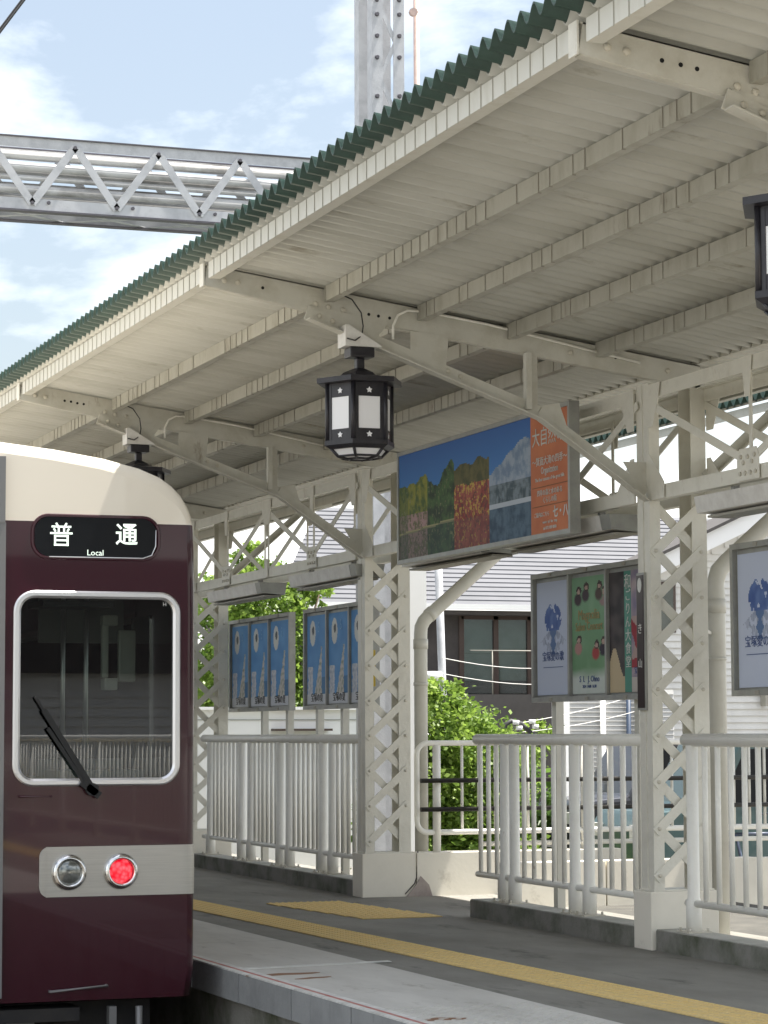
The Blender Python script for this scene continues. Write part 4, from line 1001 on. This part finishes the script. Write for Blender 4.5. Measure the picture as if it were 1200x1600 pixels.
while z < 11.2:
    b = MB(); b.bar((9.47 if sgn_ > 0 else 9.66, YG-.235, z), (9.66 if sgn_ > 0 else 9.47, YG-.235, z+.42), .009, .05); b.build('lattice_bar', M['galv'], ms)
    b = MB(); b.bar((9.47 if sgn_ < 0 else 9.66, YG+.22, z), (9.66 if sgn_ < 0 else 9.47, YG+.22, z+.42), .009, .05); b.build('lattice_bar', M['galv'], ms)
    z += .42; sgn_ *= -1
b = MB()
for z in (8.5, 8.95, 9.2, 9.45, 9.62):
    for x in (9.43, 9.70): b.ngon_rings((x, YG-.25, z+.02*(x > 9.5)), [(.028, 0), (.02, .03)], 8, axis='y')
b.build('bolt', M['galvdark'], ms, kind='stuff')
b = MB(); b.tube([(10.03, YG, -1.3), (10.0, YG, 11.5)], .035, 10); b.ngon_rings((9.95, YG-.02, 9.58), [(.05, 0), (.05, .05)], 8, axis='y'); tag(b.build('thin_pole', M['pink'], None, loc=(10.03, YG, -1.3)), 'thin pinkish rusty pole just right of the lattice mast', 'pole')
b = MB(); b.tube([(3.0, 20, 5.75), (3.895, 20, 7.045), (4.6, 20, 8.07), (6, 20, 10.1)], .012, 6); b.tube([(2.98, 20.02, 5.75), (3.875, 20.02, 7.045), (4.58, 20.02, 8.07), (5.98, 20.02, 10.1)], .009, 6); tag(b.build('overhead_wire', M['cable'], None, loc=(3.9, 20, 7)), 'dark overhead wire crossing the upper left corner of the sky', 'wire')

# ------------------------------------------------------------------ houses beyond
def lap(x0, x1, z0, z1, y, pitch, depth=.02, zmax=None):
    b = MB(); z = z0
    while z < z1-1e-4:
        zt = min(z+pitch, z1); n = len(b.v)
        b.v += [(x0, y-depth, z), (x1, y-depth, z), (x1, y, zt), (x0, y, zt), (x0, y, z), (x1, y, z)]
        b.face([n, n+1, n+2, n+3]); b.face([n, n+4, n+5, n+1]); z += pitch
    return b
YH = 45
h = thing('grey_house', 'house with a ribbed grey metal roof over a dark wall and a wide window', 'house', (18, YH+3, -1.3))
# ribbed sloping roof: bands lapped over each other
def roofband(t): z = 3.72+t*2.1; y = YH-.6+t*3.2; return y, z
nb = 22
for i in range(nb):
    t0, t1 = i/nb, (i+1)/nb; (ya, za), (yb, zb) = roofband(t0), roofband(t1)
    xl0 = 13.9+1.9*t0; xl1 = 13.9+1.9*t1; b = MB()
    b.v = [(xl0, ya, za+.022), (24.6, ya, za+.022), (24.6, yb, zb), (xl1, yb, zb), (xl0, ya, za), (24.6, ya, za)]
    b.face([0, 1, 2, 3]); b.face([4, 5, 1, 0]); b.build('roof_band', M['siding'], h, fix=False)
b = MB(); b.v = [(13.9, YH-.6, 3.72), (15.8, YH+2.6, 5.85), (15.75, YH+2.6, 5.93), (13.78, YH-.65, 3.78)]; b.face([0, 1, 2, 3]); b.build('verge_trim', M['whitewall'], h, fix=False)
b = MB(); b.box((13.9, YH-.62, 3.64), (24.6, YH-.5, 3.745)); b.build('eaves_gutter', M['whitewall'], h)
b = MB(); b.box((14.4, YH, -1.3), (17.85, YH+6, 3.62)); b.box((17.85, YH, -1.3), (19.35, YH+6, 2.0)); b.box((17.85, YH, 3.56), (19.35, YH+6, 3.62)); b.box((19.35, YH, -1.3), (21.8, YH+6, 3.62)); b.box((17.85, YH+.5, 2), (19.35, YH+6, 3.56)); b.build('wall', M['housedark'], h)
b = MB(); b.box((14.4, YH-.5, 3.55), (21.8, YH, 3.63)); b.build('soffit', M['housedark'], h)
b = MB(); b.box((16.4, YH-.9, -1.3), (19.78, YH-.01, 2.02)); b.build('balcony_wall', M['housegrey'], h)
b = MB(); 
for x in (17.85, 18.57, 19.28): b.box((x-.05, YH-.03, 2.0), (x+.05, YH+.03, 3.56))
b.box((17.85, YH-.03, 3.48), (19.3, YH+.03, 3.56)); wf = b.build('window', M['brown'], h)
for xa, xb in ((17.9, 18.52), (18.62, 19.23)):
    b = MB(); b.box((xa, YH+.0, 2.05), (xb, YH+.01, 3.48)); b.build('pane', M['winglass'], wf)
    b = MB(); b.box((xa, YH+.06, 2.30), (xb, YH+.07, 3.48)); b.build('curtain', M['curtain'], wf)
b = MB(); b.tube([(17.7, YH-.85, 2.85), (19.7, YH-.85, 2.85)], .012, 6)
for x in (18.15, 19.0, 19.7): b.tube([(x, YH-.85, 2.0), (x, YH-.85, 2.85)], .012, 6)
b.build('balcony_rail', M['hook'], h)
# house to the right, grey lap siding part and white gable
g1 = thing('grey_sided_house', 'house wing with grey lap siding and drainpipes behind the middle railing', 'house', (19.5, 40, -1.3))
lap(16.78, 18.9, -1.3, 2.0, 38, .075).build('siding', M['sidinggrey'], g1, fix=False)
MB().box((16.78, 38.01, -1.3), (18.9, 38.25, 2.0)).build('wall', M['sidinggrey'], g1)
MB().box((16.76, 37.9, -1.3), (16.95, 37.97, 2.0)).build('corner_trim', M['whitewall'], g1)
MB().tube([(17.55, 37.9, -1.3), (17.55, 37.9, 2.0)], .045, 10).build('drainpipe', M['whitewall'], g1)
b = MB(); b.tube([(18.02, 37.9, -1.3), (18.02, 37.9, 2.0)], .04, 10); b.tube([(18.16, 37.9, -1.3), (18.16, 37.9, 2.0)], .03, 10); b.build('drainpipe', mat('dark_blue_pipe', (.03, .05, .09), .5), g1)
g2 = thing('white_gabled_house', 'white house with lap siding and a sloping gable roof at the right edge', 'house', (21, 40, -1.3))
# gable wall
def gz(x): return 4.16+(x-19.6)*.455
b = MB(); b.prism([(19.3, -1.3), (26, -1.3), (26, 4.6), (23.5, gz(23.5)-.05), (19.3, gz(19.3)-.05)], 'y', 40.03, 41); b.build('wall', M['sidingwhite'], g2)
b = MB(); z = -1.3
while z < 6.2:
    xl = max(19.3, 19.6+(z+.14-4.10)/.455); xr = 26
    if xl < xr-.2 and z+.12 < gz(23.5):
        n0 = len(b.v); b.v += [(xl, 40.0, z), (xr, 40.0, z), (xr, 40.028, z+.118), (xl, 40.028, z+.118), (xl, 40.028, z), (xr, 40.028, z)]; b.face([n0, n0+1, n0+2, n0+3]); b.face([n0, n0+4, n0+5, n0+1])
    z += .12
b.build('siding', M['sidingwhite'], g2, fix=False)
b = MB(); b.prism([(19.25, gz(19.25)-.04), (23.8, gz(23.8)-.04), (23.8, gz(23.8)+.28), (19.25, gz(19.25)+.28)], 'y', 39.6, 40.6); b.build('barge_board', M['rooftile'], g2)
b = MB(); b.prism([(19.25, gz(19.25)+.282), (23.8, gz(23.8)+.282), (23.8, gz(23.8)+.34), (19.25, gz(19.25)+.34)], 'y', 39.5, 40.7); b.build('roof', M['housegrey'], g2)
b = MB(); b.box((19.45, 39.98, 3.05), (19.96, 40.05, 3.95)); wf = b.build('window', M['brown'], g2)
MB().box((19.5, 39.975, 3.1), (19.91, 39.979, 3.9)).build('pane', M['winglass'], wf)
MB().box((21.62, 39.8, 1.75), (21.72, 39.98, 1.95)).build('wall_lamp', M['hook'], g2)
b = MB(); b.box((7.8, 33, -1.3), (11.75, 35.4, 1.62)); lwb = thing('white_low_building', 'low white building seen under the blue poster boards', 'building', (10, 34, -1.3)); b.build('wall', M['whitewall'], lwb)
MB().box((7.75, 32.9, 1.62), (11.8, 35.5, 1.66)).build('roof_edge', M['whitewall'], lwb)
MB().box((10.27, 32.8, 1.33), (11.1, 32.99, 1.36)).build('ledge', M['brown'], lwb)
MB().box((7.9, 32.98, 1.48), (11.7, 32.999, 1.49)).build('panel_joint', M['frame'], lwb)
# white post / second building sliver beside the downpipe
b = MB(); b.box((9.33, 25, -1.3), (9.52, 25.1, 3.6)); tag(b.build('white_pillar', M['whitewall'], None, loc=(9.45, 25, -1.3)), 'pale upright pillar just right of the cracked plinth column', 'pillar')
pl = thing('utility_pole', 'slender pale pole standing in front of the dark house wall', 'pole', (11.66, 30, -1.3))
MB().tube([(11.70, 30, -1.3), (11.66, 30, 1.2), (11.56, 30, 4.5)], .05, 10).build('shaft', M['galv'], pl)
for z in (2.02, 1.24):
    b = MB(); b.box((11.28, 29.93, z-.05), (11.62, 30.0, z+.05)); b.tube([(11.3, 29.9, z), (11.58, 29.9, z)], .06, 8); b.build('insulator', M['whitewall'], pl)
for i, (a, c, sg) in enumerate((((11.6, 29.9, 2.25), (20.0, 44.5, 2.6), .1), ((11.6, 29.9, 2.05), (20.0, 44.2, 2.28), .1), ((13.9, 33, 1.42), (17.9, 37, 1.95), .05), ((14.0, 33, 1.30), (17.9, 37, 1.68), .05))):
    b = MB(); a, c = Vector(a), Vector(c); b.tube([tuple(a.lerp(c, j/10)-Vector((0, 0, sg*4*(j/10)*(1-j/10)))) for j in range(11)], .006, 5)
    tag(b.build('service_wire', M['boxwhite'], None, loc=tuple(a)), ['upper thin wire from the slender pole across the dark house', 'lower thin wire from the slender pole across the dark house', 'upper of the two short wires under the crest poster', 'lower of the two short wires under the crest poster'][i], 'wire')
sm = thing('street_light', 'dark curved street light arm with white insulators above the shrub', 'street light', (13.75, 33, -1.3))
MB().tube([(13.75, 33, -1.3), (13.75, 33, 1.40), (13.85, 33, 1.46), (14.0, 33, 1.42), (14.2, 33, 1.25), (14.35, 33, 1.05)], .035, 8).build('arm', M['cable'], sm)
b = MB()
for (x, z) in ((13.9, 1.44), (14.15, 1.45), (14.2, 1.38), (13.95, 1.36)): b.tube([(x, 32.95, z-.03), (x, 32.95, z+.03)], .05, 8)
b.build('insulator', M['whitewall'], sm)

# ------------------------------------------------------------------ trees
def tree(name, label, base, blobs, nleaf, leaf, m, trunk=.08, group=None, seed=0):
    rnd = random.Random(seed); t = thing(name, label, 'tree' if name.endswith('tree') else 'shrub', base, group)
    b = MB(); cs = [Vector(q[:3]) for q in blobs]; top = max(cs, key=lambda q: q.z)
    bx, by, bz = base; b.tube([(bx, by, bz), (bx+.05, by, bz+(top.z-bz)*.4), tuple(Vector((bx, by, 0)).lerp(Vector((top.x, top.y, 0)), .6)+Vector((0, 0, bz+(top.z-bz)*.8)))], trunk, 8, rr=[trunk, trunk*.75, trunk*.35])
    fork = Vector((bx+.05, by, bz+(top.z-bz)*.4))
    for q in cs: b.tube([tuple(fork), tuple(fork.lerp(q, .5)+Vector((rnd.uniform(-.1, .1), 0, .1))), tuple(q)], trunk*.4, 6, rr=[trunk*.45, trunk*.3, trunk*.12])
    b.build('trunk', M['bark'], t)
    v = []; f = []; tone = []
    tot = sum(q[3]**2 for q in blobs)
    for q in blobs:
        c = Vector(q[:3]); r = q[3]; n = int(nleaf*r*r/tot); ncl = max(8, n//26); cl = []
        for _ in range(ncl):
            d = Vector((rnd.gauss(0, 1), rnd.gauss(0, 1), rnd.gauss(0, .9))).normalized(); cl.append((c+d*r*rnd.uniform(.55, 1.08), rnd.random(), d))
        for _ in range(n):
            cc, tn, dd = rnd.choice(cl); p = cc+Vector((rnd.gauss(0, 1), rnd.gauss(0, 1), rnd.gauss(0, .8)))*r*.13
            dr = (dd*.7+Vector((rnd.gauss(0, 1), rnd.gauss(0, 1), rnd.gauss(-.35, .6)))).normalized(); sd = dr.cross(Vector((rnd.gauss(0, 1), rnd.gauss(0, 1), rnd.gauss(0, 1)))).normalized()
            l = leaf*rnd.uniform(.6, 1.3); w = l*.32; k = len(v)
            v += [tuple(p-Vector(base)), tuple(p+dr*l*.5+sd*w-Vector(base)), tuple(p+dr*l-Vector(base)), tuple(p+dr*l*.5-sd*w-Vector(base))]
            f.append([k, k+1, k+2, k+3]); tone.append(max(0, min(1, .15+.55*tn+rnd.uniform(-.15, .3))))
    me = bpy.data.meshes.new('crown'); me.from_pydata(v, [], f); at = me.attributes.new('tone', 'FLOAT', 'FACE'); at.data.foreach_set('value', tone)
    me.materials.append(m); o = bpy.data.objects.new('crown', me); COL.objects.link(o); o.parent = t; return t
tree('leafy_tree', 'bright green leafy tree behind the tube railing, right of the downpipe', (10.7, 27.5, -1.3), [(10.45, 27.5, 1.35, .55), (10.9, 27.4, 1.0, .6), (10.3, 27.4, .6, .6), (10.95, 27.5, .3, .6), (11.2, 27.6, .75, .35), (10.5, 27.4, -.3, .7), (11.2, 27.5, -.3, .6), (10.2, 27.5, 1.75, .3), (10.7, 27.5, 1.7, .22)], 30000, .072, M['leaf'], .07, seed=1)
tree('leafy_tree', 'small bright bush with thin twigs under the dark house balcony', (14.1, 34, -1.3), [(13.9, 34, 1.2, .35), (14.4, 34, 1.1, .4), (14.2, 34, .7, .5), (13.5, 34, 1.35, .25), (14.8, 34, 1.3, .2)], 3500, .075, M['leaf'], .05, seed=2)
tree('leafy_tree', 'yellow-green tree behind the blue poster boards', (11.6, 37, -1.3), [(10.9, 37, 3.3, .55), (11.35, 37, 3.45, .5), (11.8, 37, 3.0, .4), (12.1, 37, 2.4, .5), (11.2, 37, 2.4, .8), (12.2, 37, 1.7, .7), (10.9, 37, 1.7, .8), (11.5, 37, 1.0, .9), (12.3, 37, 3.45, .22), (11.95, 37, 3.7, .25), (11.2, 37, 3.95, .25)], 24000, .095, M['leaf'], .12, seed=3)
tree('leafy_tree', 'darker green tree left of the blue poster boards, seen through the lattice column', (10.3, 39, -1.3), [(9.9, 39, 3.0, .8), (10.4, 39, 2.2, .8), (9.8, 39, 1.5, .9), (10.5, 39, 1.0, .8), (10.1, 39, .3, .9)], 9000, .12, M['leafdark'], .1, seed=4)
tree('leafy_tree', 'dark green tree behind the leafy tree, seen low through the tube railing', (12.6, 31, -1.3), [(12.5, 31, .5, .7), (11.6, 31, .2, .7), (13.2, 31, .3, .5), (12.4, 31, -.5, .9)], 6000, .15, M['leafdark'], .08, seed=6)

# ------------------------------------------------------------------ bicycles and vehicles beyond the stairs
def wheel_mb(cx, cz, y, r, rt=.02): 
    return [(cx+r*math.cos(2*math.pi*i/20), y, cz+r*math.sin(2*math.pi*i/20)) for i in range(21)]
def bicycle(x, y, z, label):
    t = thing('bicycle', label, 'bicycle', (x, y, z), 'bicycles parked beyond the tube railing')
    for dx in (0, 1.05):
        b = MB(); b.tube(wheel_mb(x+dx, z+.33, y, .31), .018, 6, caps=False)
        wo = b.build('wheel', M['tyre'], t); b = MB()
        for i in range(8): a = math.pi*i/8; b.tube([(x+dx-.3*math.cos(a), y, z+.33-.3*math.sin(a)), (x+dx+.3*math.cos(a), y, z+.33+.3*math.sin(a))], .003, 4)
        b.build('spokes', M['alu'], wo)
    b = MB()
    P = {'r': (x, y, z+.33), 'f': (x+1.05, y, z+.33), 'b': (x+.42, y, z+.30), 's': (x+.30, y, z+.85), 'h': (x+.88, y, z+.85)}
    for p, q in (('r', 'b'), ('r', 's'), ('b', 's'), ('b', 'h'), ('s', 'h'), ('h', 'f')): b.tube([P[p], P[q]], .018, 6)
    b.tube([P['h'], (x+.84, y, z+1.02)], .014, 6); b.tube([(x+.72, y-.28, z+1.03), (x+.86, y, z+1.05), (x+.72, y+.28, z+1.03)], .013, 6); b.build('frame', M['cyc'], t)
    b = MB(); b.prism([(x+.12, y-.09), (x+.42, y-.03), (x+.42, y+.03), (x+.12, y+.09)], 'z', z+.90, z+.95); b.build('saddle', M['rubber'], t, bevel=.01)
    b = MB(); b.box((x+.98, y-.17, z+.72), (x+1.28, y+.17, z+.74))
    for i in range(7):
        xx = x+.98+.05*i; b.box((xx-.004, y-.17, z+.74), (xx+.004, y-.165, z+.98))
    for zz in (.82, .9, .98): b.box((x+.975, y-.172, z+zz), (x+1.285, y-.164, z+zz+.008)); b.box((x+.975, y+.164, z+zz), (x+1.285, y+.172, z+zz+.008))
    b.build('basket', M['frame'], t)
names = ['first', 'second', 'third', 'fourth', 'fifth', 'sixth']
deck = struct(MB().box((9.4, 19.3, -1.3), (40, 36, -.55)).build('raised_car_park', M['soil']))
for i in range(6): bicycle(11.3+.95*i, 22+.25*(i % 2), -.55, '%s dark bicycle from the left in the row beyond the tube railing' % names[i])
def car(x, y, z, m, label, van=False):
    t = thing('parked_car', label, 'car', (x, y, z), 'vehicles parked beyond the railing')
    Lc = 3.6; hgt = 1.75 if van else 1.45
    prof = [(0, .25), (0, .75), (.15, .95), (.75, 1.0), (1.2, hgt), (3.1, hgt), (3.5, 1.0), (Lc, .9), (Lc, .25)]
    b = MB(); b.prism([(x+p, z+q) for p, q in prof], 'y', y, y+1.5); bo = b.build('body', m, t, bevel=.05)
    b = MB(); b.prism([(x+.95, z+1.02), (x+1.28, z+hgt-.1), (x+2.05, z+hgt-.1), (x+2.05, z+1.02)], 'y', y-.006, y+.02); b.prism([(x+2.12, z+1.02), (x+2.12, z+hgt-.1), (x+3.02, z+hgt-.1), (x+3.3, z+1.02)], 'y', y-.006, y+.02); b.build('window', M['signblack'], t)
    for dx in (.7, 2.9):
        b = MB(); b.tube([(x+dx, y-.02, z+.3), (x+dx, y+.2, z+.3)], .3, 18); w_ = b.build('wheel', M['tyre'], t)
        b = MB(); b.tube([(x+dx, y-.03, z+.3), (x+dx, y, z+.3)], .18, 14); b.build('rim', M['alu'], w_)
    b = MB(); b.box((x-.02, y+.1, z+.65), (x+.03, y+.35, z+.8)); b.box((x-.02, y+1.15, z+.65), (x+.03, y+1.4, z+.8)); b.build('headlight', M['boxwhite'], t)
car(12.3, 25.5, -.55, M['teal'], 'teal van parked beyond the tube railing, behind the bicycles', True)
car(16.1, 27.5, -.55, M['carwhite'], 'white car parked beyond the railing at the right edge')
M['cardark'] = mat('dark_grey_vehicle_paint', (.03, .03, .035), .3, coat=.5)
car(13.5, 30, -.55, M['cardark'], 'dark grey van parked behind the middle railing, farther off', True)

# building on the near side of the line, behind the photographer's position
bk = thing('grey_building_opposite', 'grey lap sided building behind the viewpoint, reflected in the train window', 'building', (6, -14, -1.3))
lap(2, 22, -1.3, 2.3, -13.98, .16, -.03).build('siding', M['sidingwhite'], bk, fix=False); MB().box((2, -13.99, 2.3), (22, -13.7, 4.0)).build('dark_reflection_band', M['housedark'], bk); MB().box((4.9, -13.98, 1.5), (6.1, -13.9, 2.2)).build('window', M['signblack'], bk)  # dark upper band and window added to shape the windscreen's reflection
MB().box((2, -20, -1.3), (22, -14.01, 4.0)).build('wall', M['sidinggrey'], bk)
railing(-9.0, 2.4, 'white railing behind the viewpoint, only seen as a reflection in the train window', [-8.8, -7, -5.2, -3.4, -1.6, .2, 2.2], fill(0, -8.9, 2.3, 60))
MB().box((1.7, -20.3, 4.0), (22.3, -13.6, 4.2)).build('roof', M['housegrey'], bk)
